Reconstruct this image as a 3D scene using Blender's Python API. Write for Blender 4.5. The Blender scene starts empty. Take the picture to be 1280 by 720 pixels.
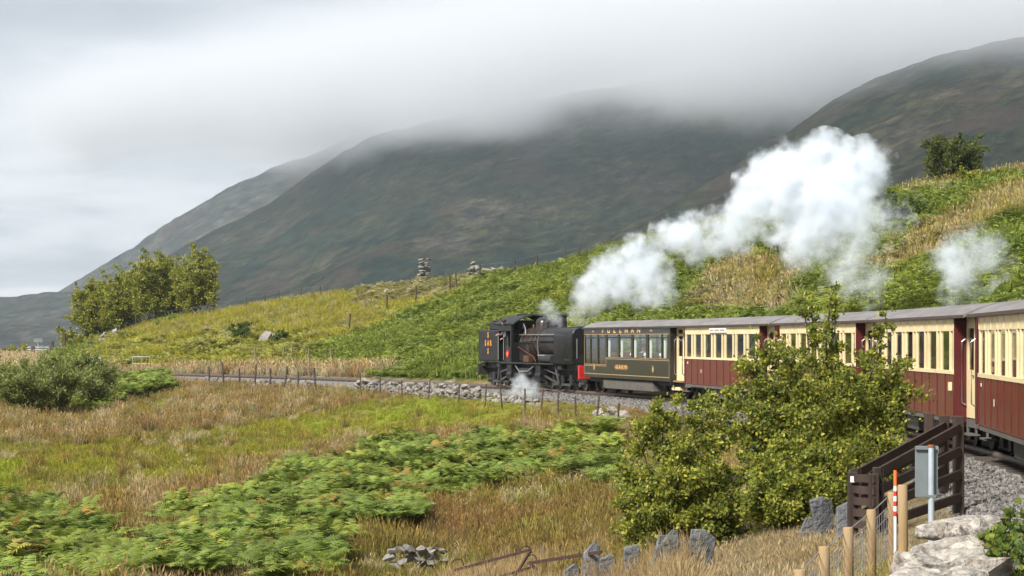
import bpy, bmesh, math, random
import numpy as np
from mathutils import Vector, Matrix

random.seed(7)
rng = np.random.default_rng(7)
scene = bpy.context.scene
COL = scene.collection

# ------------------------------------------------------------------ camera
F = 2500.0            # focal length in pixels of a 1280 px wide picture
HOR = 423.6           # horizon row
CAMZ = 2.1            # eye height above rail, leaning out of the train
cam_d = bpy.data.cameras.new("camera")
cam = bpy.data.objects.new("camera", cam_d)
COL.objects.link(cam)
cam.location = (0, 0, CAMZ)
cam.rotation_euler = (math.radians(90), 0, 0)
cam_d.sensor_width = 36.0
cam_d.lens = 36.0 * F / 1280.0
cam_d.shift_y = (HOR - 360.0) / 1280.0
cam_d.clip_start = 0.1
cam_d.clip_end = 20000
scene.camera = cam

# ------------------------------------------------------------------ render settings
scene.render.engine = 'CYCLES'
cy = scene.cycles
cy.use_denoising = True
try:
    cy.denoiser = 'OPENIMAGEDENOISE'
except Exception:
    pass
cy.max_bounces = 8
cy.diffuse_bounces = 3
cy.glossy_bounces = 3
cy.transmission_bounces = 6
cy.transparent_max_bounces = 24
cy.volume_bounces = 5
cy.volume_max_steps = 256
cy.caustics_reflective = False
cy.caustics_refractive = False
cy.use_adaptive_sampling = True
cy.adaptive_threshold = 0.02
scene.view_settings.view_transform = 'Standard'
scene.view_settings.look = 'None'
scene.view_settings.gamma = 1.0
scene.view_settings.use_curve_mapping = False
scene.view_settings.exposure = 1.22

# ------------------------------------------------------------------ sky and sun
SUN_EL, SUN_AZ = math.radians(42), math.radians(218)   # behind the viewer, to the left
world = bpy.data.worlds.new("World")
scene.world = world
world.use_nodes = True
wt = world.node_tree
wt.nodes.clear()


def N(t, typ, **kw):
    n = t.nodes.new(typ)
    for k, v in kw.items():
        if k == 'inp':
            for i, val in v.items():
                n.inputs[i].default_value = val
        else:
            setattr(n, k, v)
    return n


def L(t, a, b):
    t.links.new(a, b)


def math_n(t, op, a, b=None, clamp=False):
    n = t.nodes.new('ShaderNodeMath')
    n.operation = op
    n.use_clamp = clamp
    for i, s in enumerate((a, b)):
        if s is None:
            continue
        if isinstance(s, (int, float)):
            n.inputs[i].default_value = s
        else:
            t.links.new(s, n.inputs[i])
    return n.outputs[0]


def ramp(t, fac, stops, interp='LINEAR'):
    r = t.nodes.new('ShaderNodeValToRGB')
    r.color_ramp.interpolation = interp
    el = r.color_ramp.elements
    while len(el) < len(stops):
        el.new(0.5)
    for e, (p, c) in zip(el, stops):
        e.position = p
        e.color = c if len(c) == 4 else (*c, 1)
    t.links.new(fac, r.inputs[0])
    return r.outputs[0]


sky = N(wt, 'ShaderNodeTexSky', sky_type='NISHITA', sun_disc=False,
        sun_elevation=SUN_EL, sun_rotation=SUN_AZ, air_density=1.0, dust_density=2.0)
bg1 = N(wt, 'ShaderNodeBackground', inp={1: 0.06})
L(wt, sky.outputs[0], bg1.inputs[0])
tc = N(wt, 'ShaderNodeTexCoord')
sep = N(wt, 'ShaderNodeSeparateXYZ')
L(wt, tc.outputs['Generated'], sep.inputs[0])
zpos = math_n(wt, 'MAXIMUM', sep.outputs[2], 0.0)
zz = math_n(wt, 'ADD', zpos, 0.07)
cx_ = math_n(wt, 'DIVIDE', sep.outputs[0], zz)
cy_ = math_n(wt, 'DIVIDE', sep.outputs[1], zz)
comb = N(wt, 'ShaderNodeCombineXYZ')
L(wt, cx_, comb.inputs[0]); L(wt, cy_, comb.inputs[1])
mapn = N(wt, 'ShaderNodeMapping')
mapn.inputs['Location'].default_value = (3.1, 1.7, 0.4)
mapn.inputs['Scale'].default_value = (0.75, 0.50, 1)
L(wt, comb.outputs[0], mapn.inputs[0])
nz = N(wt, 'ShaderNodeTexNoise', inp={'Scale': 1.15, 'Detail': 7.0, 'Roughness': 0.58, 'Distortion': 0.6})
L(wt, mapn.outputs[0], nz.inputs['Vector'])
cloudcol = ramp(wt, nz.outputs[0], [(0.30, (0.29, 0.305, 0.34)), (0.45, (0.36, 0.375, 0.405)), (0.55, (0.44, 0.45, 0.475)), (0.70, (0.50, 0.51, 0.53))])
bg2 = N(wt, 'ShaderNodeBackground', inp={1: 0.85})
band = ramp(wt, sep.outputs[2], [(0.0, (1.12, 1.12, 1.12)), (0.022, (1.08, 1.08, 1.08)), (0.034, (0.90, 0.91, 0.93)), (0.06, (0.98, 0.98, 0.99)), (0.09, (1.02, 1.02, 1.02)), (0.14, (0.90, 0.90, 0.91)), (0.18, (0.78, 0.785, 0.80)), (0.5, (0.82, 0.825, 0.84)), (1.0, (0.85, 0.855, 0.87))])
mulw = N(wt, 'ShaderNodeMix', data_type='RGBA', blend_type='MULTIPLY'); mulw.inputs[0].default_value = 1.0
L(wt, cloudcol, mulw.inputs[6]); L(wt, band, mulw.inputs[7])
L(wt, mulw.outputs[2], bg2.inputs[0])
mixw = N(wt, 'ShaderNodeMixShader', inp={0: 0.92})
L(wt, bg1.outputs[0], mixw.inputs[1]); L(wt, bg2.outputs[0], mixw.inputs[2])
wout = N(wt, 'ShaderNodeOutputWorld')
L(wt, mixw.outputs[0], wout.inputs[0])

sun_d = bpy.data.lights.new("sun", 'SUN')
sun_d.energy = 3.6
sun_d.angle = math.radians(12)
sun_d.color = (1.0, 0.965, 0.90)
sun = bpy.data.objects.new("sun", sun_d)
COL.objects.link(sun)
# direction towards the sun (Nishita rotation is clockwise from +Y)
sd = Vector((math.sin(SUN_AZ) * math.cos(SUN_EL), math.cos(SUN_AZ) * math.cos(SUN_EL), math.sin(SUN_EL)))
sun.rotation_euler = sd.to_track_quat('Z', 'Y').to_euler()

# ------------------------------------------------------------------ helpers: pixels, track, noise
TCX, TCY, RS, RT = -109.6, 43.0, 118.0, 119.05   # track circle: centre, radius of coach side, of track centre


def P(px, py, d):
    return Vector(((px - 640) / F * d, d, CAMZ - (py - HOR) / F * d))


def s_of_px(px, R=RS):
    """arc position (m) where the ray of a picture column meets the circle of radius R round the track centre"""
    k = (px - 640) / F
    a = 1 + k * k
    b = 2 * (k * -TCX - TCY)
    c = TCX * TCX + TCY * TCY - R * R
    d = (-b + math.sqrt(b * b - 4 * a * c)) / 2 / a
    return math.atan2(d - TCY, k * d - TCX) * RS


def arc(s, off=0.0, z=0.0):
    th = s / RS
    r = RT + off
    return Vector((TCX + r * math.cos(th), TCY + r * math.sin(th), z))


_perm = np.random.default_rng(3).permutation(512)
_grad = np.random.default_rng(4).uniform(0, 2 * np.pi, 512)


def pnoise(x, y):
    x = np.asarray(x, float); y = np.asarray(y, float)
    xi = np.floor(x).astype(int); yi = np.floor(y).astype(int)
    xf = x - xi; yf = y - yi

    def g(ix, iy, dx, dy):
        h = _perm[(_perm[ix & 511] + iy) & 511]
        a = _grad[h]
        return np.cos(a) * dx + np.sin(a) * dy
    u = xf * xf * xf * (xf * (xf * 6 - 15) + 10)
    v = yf * yf * yf * (yf * (yf * 6 - 15) + 10)
    a = g(xi, yi, xf, yf) * (1 - u) + g(xi + 1, yi, xf - 1, yf) * u
    b = g(xi, yi + 1, xf, yf - 1) * (1 - u) + g(xi + 1, yi + 1, xf - 1, yf - 1) * u
    return (a * (1 - v) + b * v) * 1.5


def fbm(x, y, oct=4, gain=0.5):
    s = 0; a = 1.0
    x = np.asarray(x, float); y = np.asarray(y, float)
    for i in range(oct):
        s = s + a * pnoise(x + 17.3 * i, y - 9.1 * i)
        x = x * 2.03; y = y * 2.03; a *= gain
    return s


def sstep(a, b, x):
    t = np.clip((x - a) / (b - a), 0, 1)
    return t * t * (3 - 2 * t)


# ------------------------------------------------------------------ ground height
CR_U = [-2500, -300, 0, 60, 110, 150, 200, 275, 330, 480, 530, 600, 640, 710, 760, 800, 900, 1000, 1110, 1150, 1240, 1280, 1600, 3500]
CR_Y = [470, 455, 446, 443, 424, 410, 396, 384, 375, 353, 349, 340, 334, 319, 299, 288, 266, 248, 231, 223, 210, 203, 150, 60]
CD_U = [-2500, -300, 0, 100, 275, 480, 640, 720, 800, 950, 1100, 1280, 1600, 3500]
CD_D = [260, 240, 225, 210, 200, 180, 152, 142, 134, 122, 113, 108, 98, 80]
ME_Y = [0, 20, 40, 60, 80, 100, 115, 140, 200]
ME_Z = [-2.7, -2.7, -2.7, -2.35, -1.75, -1.2, -0.85, -0.6, -0.5]


CR_Y = list(np.array(CR_Y) + np.interp(CR_U, [0, 480, 600, 720, 800], [4, 5, 8, 13, 16]))


def ground(x, y, bumps=True):
    x = np.asarray(x, float); y = np.asarray(y, float)
    yy = np.maximum(y, 0.5)
    k = x / yy
    u = 640 + F * k
    off = np.hypot(x - TCX, y - TCY) - RT
    # inside of the curve: bank and meadow
    mead = np.interp(y, ME_Y, ME_Z)
    t = sstep(1.6, 10.5, -off)
    zin = -0.34 + (mead + 0.34) * t
    if bumps:
        zin = zin + t * (0.22 * pnoise(x / 6, y / 6) + 0.10 * pnoise(x / 2.1, y / 2.1))
    # outside of the curve: hillside up to a crest, then down to the valley
    a = 1 + k * k
    b = 2 * (k * -TCX - TCY)
    c = TCX ** 2 + TCY ** 2 - RT ** 2
    dt = (-b + np.sqrt(np.maximum(b * b - 4 * a * c, 0))) / 2 / a
    dc = np.interp(u, CD_U, CD_D)
    zc = CAMZ - (np.interp(u, CR_U, CR_Y) - HOR) / F * dc
    n1 = 0
    s = np.clip((y - dt) / np.maximum(dc - dt, 5), 0, None)
    s1 = np.clip(s, 0, 1)
    prof = 1.04 * s1 - 0.22 * s1 * (1 - s1) + 0.0
    prof = np.where(s1 < 1, prof, 1.04) - 0.04 * sstep(0.8, 1.0, s1)
    zh = -0.34 + (zc + 0.34) * prof
    beyond = np.maximum(y - dc, 0)
    zv = zc - 0.22 * beyond * sstep(0, 40, beyond)
    zh = np.where(s > 1, np.maximum(zv, -45), zh)
    if bumps:
        env = sstep(2.0, 9, off) * (1 - sstep(250, 400, y))
        crestfade = 1 - 0.88 * np.exp(-((s - 1) / 0.22) ** 2)
        zh = zh + env * crestfade * (0.55 * pnoise(x / 11 + 5, y / 11) + 0.28 * pnoise(x / 4, y / 4 + 7))
    w = sstep(-0.2, 2.4, off)
    return np.where(off > 0, -0.34 * (1 - w) + zh * w, zin)


def gz(x, y):
    return float(ground(np.array([x]), np.array([y]))[0])


def G(px, d, dz=0.0):
    """point on the ground in picture column px at distance d"""
    x = (px - 640) / F * d
    return Vector((x, d, gz(x, d) + dz))


def topix(x, y, z):
    y = np.maximum(y, 0.5)
    return 640 + F * x / y, HOR - F * (z - CAMZ) / y


def inpoly(px, py, poly):
    poly = np.asarray(poly, float)
    res = np.zeros(np.shape(px), bool)
    j = len(poly) - 1
    for i in range(len(poly)):
        xi, yi = poly[i]; xj, yj = poly[j]
        c = ((yi > py) != (yj > py)) & (px < (xj - xi) * (py - yi) / (yj - yi + 1e-12) + xi)
        res ^= c
        j = i
    return res


# ------------------------------------------------------------------ helpers: meshes and objects
class MB:
    def __init__(self):
        self.v = []; self.f = []

    def box(self, x0, x1, y0, y1, z0, z1):
        n = len(self.v)
        self.v += [(x0, y0, z0), (x1, y0, z0), (x1, y1, z0), (x0, y1, z0), (x0, y0, z1), (x1, y0, z1), (x1, y1, z1), (x0, y1, z1)]
        self.f += [tuple(n + i for i in q) for q in ((0, 3, 2, 1), (4, 5, 6, 7), (0, 1, 5, 4), (1, 2, 6, 5), (2, 3, 7, 6), (3, 0, 4, 7))]
        return self

    def bar(self, p0, p1, w, h, up=(0, 0, 1)):
        p0 = Vector(p0); p1 = Vector(p1)
        d = (p1 - p0).normalized()
        upv = Vector(up)
        if abs(d.dot(upv)) > 0.98:
            upv = Vector((1, 0, 0))
        s = d.cross(upv).normalized() * w / 2
        t = s.cross(d).normalized() * h / 2
        n = len(self.v)
        for p in (p0, p1):
            self.v += [tuple(p + s + t), tuple(p - s + t), tuple(p - s - t), tuple(p + s - t)]
        self.f += [tuple(n + i for i in q) for q in ((0, 1, 2, 3), (7, 6, 5, 4), (0, 4, 5, 1), (1, 5, 6, 2), (2, 6, 7, 3), (3, 7, 4, 0))]
        return self

    def tube(self, pts, rad, n=8):
        pts = [Vector(p) for p in pts]
        if isinstance(rad, (int, float)):
            rad = [rad] * len(pts)
        b = len(self.v)
        up = Vector((0, 0, 1))
        for i, p in enumerate(pts):
            d = (pts[min(i + 1, len(pts) - 1)] - pts[max(i - 1, 0)]).normalized()
            s = d.cross(up)
            if s.length < 0.05:
                s = d.cross(Vector((1, 0, 0)))
            s.normalize()
            t = s.cross(d)
            for k in range(n):
                a = 2 * math.pi * k / n
                self.v.append(tuple(p + (s * math.cos(a) + t * math.sin(a)) * rad[i]))
        for i in range(len(pts) - 1):
            for k in range(n):
                k2 = (k + 1) % n
                self.f.append((b + i * n + k, b + i * n + k2, b + (i + 1) * n + k2, b + (i + 1) * n + k))
        self.f.append(tuple(b + k for k in reversed(range(n))))
        self.f.append(tuple(b + (len(pts) - 1) * n + k for k in range(n)))
        return self

    def prism(self, prof, x0, x1):
        """extrude a (y, z) outline along x"""
        b = len(self.v); n = len(prof)
        for x in (x0, x1):
            self.v += [(x, y, z) for y, z in prof]
        for k in range(n):
            k2 = (k + 1) % n
            self.f.append((b + k, b + k2, b + n + k2, b + n + k))
        self.f.append(tuple(b + k for k in reversed(range(n))))
        self.f.append(tuple(b + n + k for k in range(n)))
        return self

    def lathe(self, prof, c=(0, 0, 0), n=20):
        """spin a (r, z) outline about a vertical axis at c"""
        b = len(self.v); m = len(prof)
        for k in range(n):
            a = 2 * math.pi * k / n
            self.v += [(c[0] + r * math.cos(a), c[1] + r * math.sin(a), c[2] + z) for r, z in prof]
        for k in range(n):
            k2 = (k + 1) % n
            for i in range(m - 1):
                self.f.append((b + k * m + i, b + k2 * m + i, b + k2 * m + i + 1, b + k * m + i + 1))
        return self

    def mesh(self, name, mat, smooth=False, bevel=0.0):
        me = bpy.data.meshes.new(name)
        me.from_pydata([tuple(p) for p in self.v], [], self.f)
        bm = bmesh.new(); bm.from_mesh(me)
        bmesh.ops.recalc_face_normals(bm, faces=bm.faces)
        if bevel:
            bmesh.ops.bevel(bm, geom=[e for e in bm.edges if len(e.link_faces) == 2 and e.calc_face_angle(0) > 0.5], offset=bevel, segments=1, affect='EDGES')
        bm.to_mesh(me); bm.free()
        if smooth:
            for p in me.polygons:
                p.use_smooth = True
            try:
                me.set_sharp_from_angle(angle=math.radians(40))
            except Exception:
                pass
        if mat:
            me.materials.append(mat)
        return me

    def build(self, name, mat, parent=None, smooth=False, bevel=0.0):
        return obj(name, self.mesh(name, mat, smooth, bevel), parent)


def obj(name, me, parent=None, loc=None):
    o = bpy.data.objects.new(name, me)
    COL.objects.link(o)
    if parent is not None:
        o.parent = parent
    if loc is not None:
        o.location = loc
    return o


def tag(o, label=None, cat=None, group=None, kind=None):
    if label: o['label'] = label
    if cat: o['category'] = cat
    if group: o['group'] = group
    if kind: o['kind'] = kind
    return o


def thing(name, label, cat, loc=(0, 0, 0), rotz=0.0, group=None):
    o = obj(name, None, None, loc)
    o.rotation_euler = (0, 0, rotz)
    return tag(o, label, cat, group)


def copy_tree(o, parent=None):
    c = o.copy(); COL.objects.link(c)
    if parent is not None:
        c.parent = parent
    for ch in list(o.children):
        copy_tree(ch, c)
    return c


def npmesh(name, V, Fc, mat, col=None, smooth=False):
    """mesh from numpy arrays: V (n,3), Fc (m,k) faces, col (n,3) point colours"""
    me = bpy.data.meshes.new(name)
    V = np.asarray(V, np.float32); Fc = np.asarray(Fc, np.int32)
    m, k = Fc.shape
    me.vertices.add(len(V)); me.vertices.foreach_set('co', V.ravel())
    me.loops.add(m * k); me.loops.foreach_set('vertex_index', Fc.ravel())
    me.polygons.add(m)
    me.polygons.foreach_set('loop_start', np.arange(0, m * k, k, dtype=np.int32))
    me.polygons.foreach_set('loop_total', np.full(m, k, np.int32))
    if smooth:
        me.polygons.foreach_set('use_smooth', np.ones(m, bool))
    me.update(calc_edges=True)
    if col is not None:
        a = me.color_attributes.new('col', 'FLOAT_COLOR', 'POINT')
        c4 = np.ones((len(V), 4), np.float32); c4[:, :3] = col
        a.data.foreach_set('color', c4.ravel())
    if mat:
        me.materials.append(mat)
    return me


# ------------------------------------------------------------------ materials
def new_mat(name):
    m = bpy.data.materials.new(name)
    m.use_nodes = True
    t = m.node_tree
    t.nodes.clear()
    out = N(t, 'ShaderNodeOutputMaterial')
    return m, t, out


def mat(name, color, rough=0.6, metal=0.0, var=0.18, scale=6.0, bump=0.0, bscale=40.0, spec=0.4, dirt=None, coat=0.0, stretch=(1, 1, 1)):
    m, t, out = new_mat(name)
    p = N(t, 'ShaderNodeBsdfPrincipled', inp={'Roughness': rough, 'Metallic': metal})
    p.inputs['Specular IOR Level'].default_value = spec
    p.inputs['Coat Weight'].default_value = coat
    p.inputs['Coat Roughness'].default_value = 0.12
    co = N(t, 'ShaderNodeTexCoord')
    mp = N(t, 'ShaderNodeMapping'); mp.inputs['Scale'].default_value = stretch
    L(t, co.outputs['Object'], mp.inputs[0])
    n = N(t, 'ShaderNodeTexNoise', inp={'Scale': scale, 'Detail': 6.0, 'Roughness': 0.6})
    L(t, mp.outputs[0], n.inputs['Vector'])
    c = Vector(color)
    lo = tuple(c * (1 - var)); hi = tuple(c * (1 + var))
    stops = [(0.3, lo), (0.7, hi)]
    colr = ramp(t, n.outputs[0], stops)
    if dirt:
        n2 = N(t, 'ShaderNodeTexNoise', inp={'Scale': scale * 0.37, 'Detail': 8.0, 'Roughness': 0.65})
        L(t, mp.outputs[0], n2.inputs['Vector'])
        f = ramp(t, n2.outputs[0], [(0.50, (0, 0, 0)), (0.72, (1, 1, 1))])
        mx = N(t, 'ShaderNodeMix', data_type='RGBA')
        L(t, f, mx.inputs[0]); L(t, colr, mx.inputs[6]); mx.inputs[7].default_value = (*dirt, 1)
        colr = mx.outputs[2]
    L(t, colr, p.inputs['Base Color'])
    if bump:
        n3 = N(t, 'ShaderNodeTexNoise', inp={'Scale': bscale, 'Detail': 5.0})
        L(t, mp.outputs[0], n3.inputs['Vector'])
        b = N(t, 'ShaderNodeBump', inp={'Strength': bump, 'Distance': 0.05})
        L(t, n3.outputs[0], b.inputs['Height'])
        L(t, b.outputs[0], p.inputs['Normal'])
    L(t, p.outputs[0], out.inputs[0])
    return m


def foliage_mat(name, attr_type, trans=0.35, gloss=0.08, rough=0.5, fixed=None):
    """leaf material: colour from the 'col' attribute, partly translucent"""
    m, t, out = new_mat(name)
    a = N(t, 'ShaderNodeAttribute', attribute_name='col', attribute_type=attr_type)
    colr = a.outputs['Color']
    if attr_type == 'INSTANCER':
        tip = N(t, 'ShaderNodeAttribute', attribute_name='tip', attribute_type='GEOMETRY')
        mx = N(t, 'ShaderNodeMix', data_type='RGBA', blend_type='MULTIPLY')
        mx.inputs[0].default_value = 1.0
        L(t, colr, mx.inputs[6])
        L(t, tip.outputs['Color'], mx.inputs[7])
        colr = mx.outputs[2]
    d = N(t, 'ShaderNodeBsdfDiffuse'); L(t, colr, d.inputs[0])
    tr = N(t, 'ShaderNodeBsdfTranslucent'); L(t, colr, tr.inputs[0])
    m1 = N(t, 'ShaderNodeMixShader', inp={0: trans})
    L(t, d.outputs[0], m1.inputs[1]); L(t, tr.outputs[0], m1.inputs[2])
    g = N(t, 'ShaderNodeBsdfGlossy', inp={'Roughness': rough}); g.inputs[0].default_value = (1, 1, 1, 1)
    fr = N(t, 'ShaderNodeFresnel', inp={0: 1.35})
    f2 = math_n(t, 'MULTIPLY', fr.outputs[0], gloss * 4)
    m2 = N(t, 'ShaderNodeMixShader')
    L(t, f2, m2.inputs[0]); L(t, m1.outputs[0], m2.inputs[1]); L(t, g.outputs[0], m2.inputs[2])
    L(t, m2.outputs[0], out.inputs[0])
    return m


M = {}
M['grass'] = foliage_mat('grass_blades', 'INSTANCER', 0.40, 0.012)
M['leaf'] = foliage_mat('leaves', 'GEOMETRY', 0.45, 0.03)


def glass_mat(name, tint=(0.8, 0.85, 0.85), refl=0.16):
    m, t, out = new_mat(name)
    tr = N(t, 'ShaderNodeBsdfTransparent'); tr.inputs[0].default_value = (*tint, 1)
    g = N(t, 'ShaderNodeBsdfGlossy', inp={'Roughness': 0.03}); g.inputs[0].default_value = (1, 1, 1, 1)
    lw = N(t, 'ShaderNodeLayerWeight')
    f = math_n(t, 'ADD', math_n(t, 'MULTIPLY', math_n(t, 'POWER', lw.outputs['Facing'], 4.0), 0.55), refl)
    mx = N(t, 'ShaderNodeMixShader')
    L(t, f, mx.inputs[0]); L(t, tr.outputs[0], mx.inputs[1]); L(t, g.outputs[0], mx.inputs[2])
    L(t, mx.outputs[0], out.inputs[0])
    return m


M['glass'] = glass_mat('window_glass', (0.90, 0.93, 0.93), 0.03)
M['maroon'] = mat('maroon_paint', (0.115, 0.019, 0.009), 0.33, var=0.14, scale=3, spec=0.5, coat=0.15, dirt=(0.10, 0.02, 0.014), bump=0.02, bscale=60)
M['maroon_dark'] = mat('dark_maroon_paint', (0.075, 0.012, 0.012), 0.4, var=0.12, scale=3)
M['cream'] = mat('cream_paint', (0.72, 0.575, 0.33), 0.4, var=0.07, scale=4, spec=0.4, dirt=(0.58, 0.45, 0.25), bump=0.02, bscale=50)
M['roof'] = mat('grey_roof', (0.165, 0.15, 0.145), 0.6, var=0.2, scale=3.0, stretch=(0.35, 1, 1), dirt=(0.085, 0.076, 0.07), bump=0.05, bscale=20)
M['roofedge'] = mat('brown_gutter', (0.06, 0.038, 0.03), 0.5)
M['under'] = mat('underframe_grey', (0.10, 0.09, 0.078), 0.7, dirt=(0.06, 0.05, 0.042))
M['underdark'] = mat('underframe_black', (0.018, 0.016, 0.015), 0.65, dirt=(0.04, 0.032, 0.026))
M['seat'] = mat('seat_moquette', (0.10, 0.045, 0.03), 0.8)
M['interior'] = mat('interior_wood', (0.22, 0.15, 0.08), 0.6)
M['white'] = mat('white_cloth', (0.75, 0.72, 0.66), 0.6, var=0.05)
M['rod'] = mat('oily_steel', (0.10, 0.095, 0.09), 0.4, 0.5, var=0.2)
M['metal'] = mat('bright_steel', (0.45, 0.44, 0.42), 0.35, 0.8, var=0.15)
M['olive'] = mat('olive_pullman_paint', (0.026, 0.025, 0.010), 0.4, var=0.15, scale=2.5, spec=0.25, coat=0.1, dirt=(0.040, 0.034, 0.02))
M['darkboard'] = mat('dark_letterboard', (0.020, 0.016, 0.012), 0.35, var=0.1, coat=0.2)
M['gold'] = mat('gold_leaf', (0.62, 0.37, 0.12), 0.45, 0.0, var=0.2)
M['goldline'] = mat('gold_lining', (0.33, 0.22, 0.11), 0.5, var=0.15)
M['orange'] = mat('orange_letter', (0.62, 0.27, 0.04), 0.5, var=0.1)
M['black'] = mat('locomotive_black', (0.011, 0.011, 0.012), 0.42, var=0.3, scale=5, spec=0.3, coat=0.0, dirt=(0.028, 0.027, 0.026))
M['blackmatt'] = mat('smokebox_black', (0.02, 0.02, 0.021), 0.6, var=0.3, dirt=(0.045, 0.04, 0.036))
M['boiler'] = mat('boiler_cladding', (0.035, 0.031, 0.029), 0.28, 0.35, var=0.3, scale=3, dirt=(0.07, 0.055, 0.045))
M['band'] = mat('boiler_band', (0.20, 0.14, 0.10), 0.3, 0.7)
M['copper'] = mat('copper_pipe', (0.14, 0.065, 0.04), 0.4, 0.6)
M['red'] = mat('red_paint', (0.42, 0.02, 0.02), 0.4, var=0.12)
M['steelrail'] = mat('rail_steel', (0.12, 0.085, 0.065), 0.5, 0.4)
M['sleeper'] = mat('sleeper_timber', (0.07, 0.055, 0.045), 0.9)
M['coal'] = mat('coal', (0.01, 0.01, 0.01), 0.5, bump=0.6, bscale=8)
M['timber'] = mat('creosoted_timber', (0.030, 0.017, 0.012), 0.7, var=0.35, scale=6, stretch=(1, 1, 0.25), dirt=(0.055, 0.036, 0.027), bump=0.15, bscale=30)
M['post'] = mat('fence_post_wood', (0.30, 0.19, 0.085), 0.85, var=0.3, scale=9, stretch=(1, 1, 0.2), dirt=(0.22, 0.18, 0.12), bump=0.25, bscale=40)
M['oldpost'] = mat('weathered_post', (0.060, 0.045, 0.036), 0.9, var=0.35, scale=5)
M['palepost'] = mat('pale_weathered_post', (0.16, 0.125, 0.095), 0.9, var=0.35, scale=5)
M['wire'] = mat('galvanised_wire', (0.30, 0.30, 0.30), 0.5, 0.6)
M['galv'] = mat('galvanised_gate', (0.30, 0.32, 0.33), 0.45, 0.4, var=0.12)
M['signgrey'] = mat('grey_sheet_back', (0.15, 0.175, 0.18), 0.5, 0.1, var=0.1, dirt=(0.11, 0.12, 0.12))
M['pole'] = mat('pale_grey_pole', (0.40, 0.45, 0.50), 0.45, 0.3, var=0.1, dirt=(0.25, 0.24, 0.22))
M['rust'] = mat('rust', (0.20, 0.075, 0.03), 0.85, var=0.35, scale=14, bump=0.2)
M['rustdark'] = mat('rusty_iron', (0.045, 0.022, 0.016), 0.85, var=0.4, scale=14, bump=0.2)
M['hivis'] = mat('orange_marker', (0.85, 0.14, 0.02), 0.5, var=0.05)
M['markred'] = mat('red_band', (0.55, 0.03, 0.025), 0.5, var=0.05)
M['markwhite'] = mat('white_band', (0.75, 0.72, 0.70), 0.5, var=0.05)
M['stone'] = mat('dry_stone', (0.20, 0.185, 0.165), 0.9, var=0.45, scale=2.5, dirt=(0.13, 0.12, 0.095), bump=0.5, bscale=9)
M['stonepale'] = mat('pale_lichen_stone', (0.29, 0.265, 0.23), 0.95, var=0.6, scale=10, dirt=(0.10, 0.068, 0.047), bump=1.0, bscale=18)
M['slate'] = mat('slate_slab', (0.095, 0.097, 0.102), 0.8, var=0.4, scale=6, dirt=(0.20, 0.20, 0.165), bump=0.9, bscale=16)
M['bark'] = mat('bark', (0.075, 0.062, 0.048), 0.9, var=0.4, scale=8, stretch=(1, 1, 0.3), bump=0.4, bscale=20)
M['palebark'] = mat('pale_bark', (0.17, 0.15, 0.12), 0.9, var=0.4, scale=3, bump=0.3)
M['skin'] = mat('skin', (0.45, 0.26, 0.19), 0.6, var=0.05)
M['overall'] = mat('grey_overalls', (0.10, 0.085, 0.10), 0.8, var=0.15)
M['cap'] = mat('dark_cap', (0.03, 0.028, 0.03), 0.8)


# ------------------------------------------------------------------ vegetation zones (outlines drawn on the ground through picture points)
Z_GREEN = [(-60, 575), (0, 564), (130, 552), (280, 534), (420, 512), (480, 497), (620, 493), (745, 502), (775, 530), (640, 536), (520, 545), (450, 553), (400, 566), (300, 588), (200, 612), (100, 630), (0, 648), (-60, 658)]
Z_BRIGHT = [[(170, 512), (215, 500), (225, 508), (185, 520)], [(-40, 582), (30, 578), (38, 606), (-40, 620)], [(360, 540), (420, 524), (430, 534), (385, 548)], [(455, 512), (560, 505), (600, 515), (480, 530)]]
Z_BRACKEN = [[(165, 740), (190, 690), (245, 650), (300, 622), (380, 590), (480, 570), (560, 562), (770, 548), (790, 640), (740, 612), (690, 605), (600, 625), (510, 640), (450, 678), (420, 740)],
             [(-60, 740), (-60, 655), (60, 648), (100, 655), (140, 690), (155, 740)],
             [(95, 505), (150, 487), (215, 470), (210, 488), (150, 508), (90, 520)]]
Z_DRY = [(800, 690), (900, 662), (1000, 640), (1060, 640), (1040, 700), (1000, 760), (760, 760)]
Z_HGRASS = [(100, 455), (110, 425), (275, 380), (480, 350), (590, 340), (625, 345), (560, 372), (480, 402), (430, 425), (395, 450), (340, 462), (150, 468)]
Z_HBROWN = [[(860, 395), (880, 345), (930, 325), (1000, 335), (990, 385), (930, 400)],
            [(1085, 345), (1130, 320), (1180, 280), (1240, 250), (1300, 232), (1300, 262), (1240, 285), (1180, 325), (1120, 350)],
            [(1090, 240), (1150, 222), (1290, 200), (1290, 222), (1220, 232), (1150, 245)],
            [(440, 365), (530, 345), (600, 340), (600, 352), (520, 372), (450, 380)]]
C_RUSH = np.array((0.290, 0.203, 0.088)); C_STRAW = np.array((0.41, 0.352, 0.232)); C_OLIVE = np.array((0.235, 0.215, 0.055))
C_YG = np.array((0.300, 0.295, 0.045)); C_BRIGHT = np.array((0.27, 0.33, 0.035)); C_BRK = np.array((0.150, 0.200, 0.042))
C_BRKD = np.array((0.070, 0.115, 0.030)); C_BRKY = np.array((0.225, 0.250, 0.038)); C_RED = np.array((0.22, 0.10, 0.05))


def lerp(a, b, t):
    t = np.clip(t, 0, 1)[:, None]
    return a * (1 - t) + b * t


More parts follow.
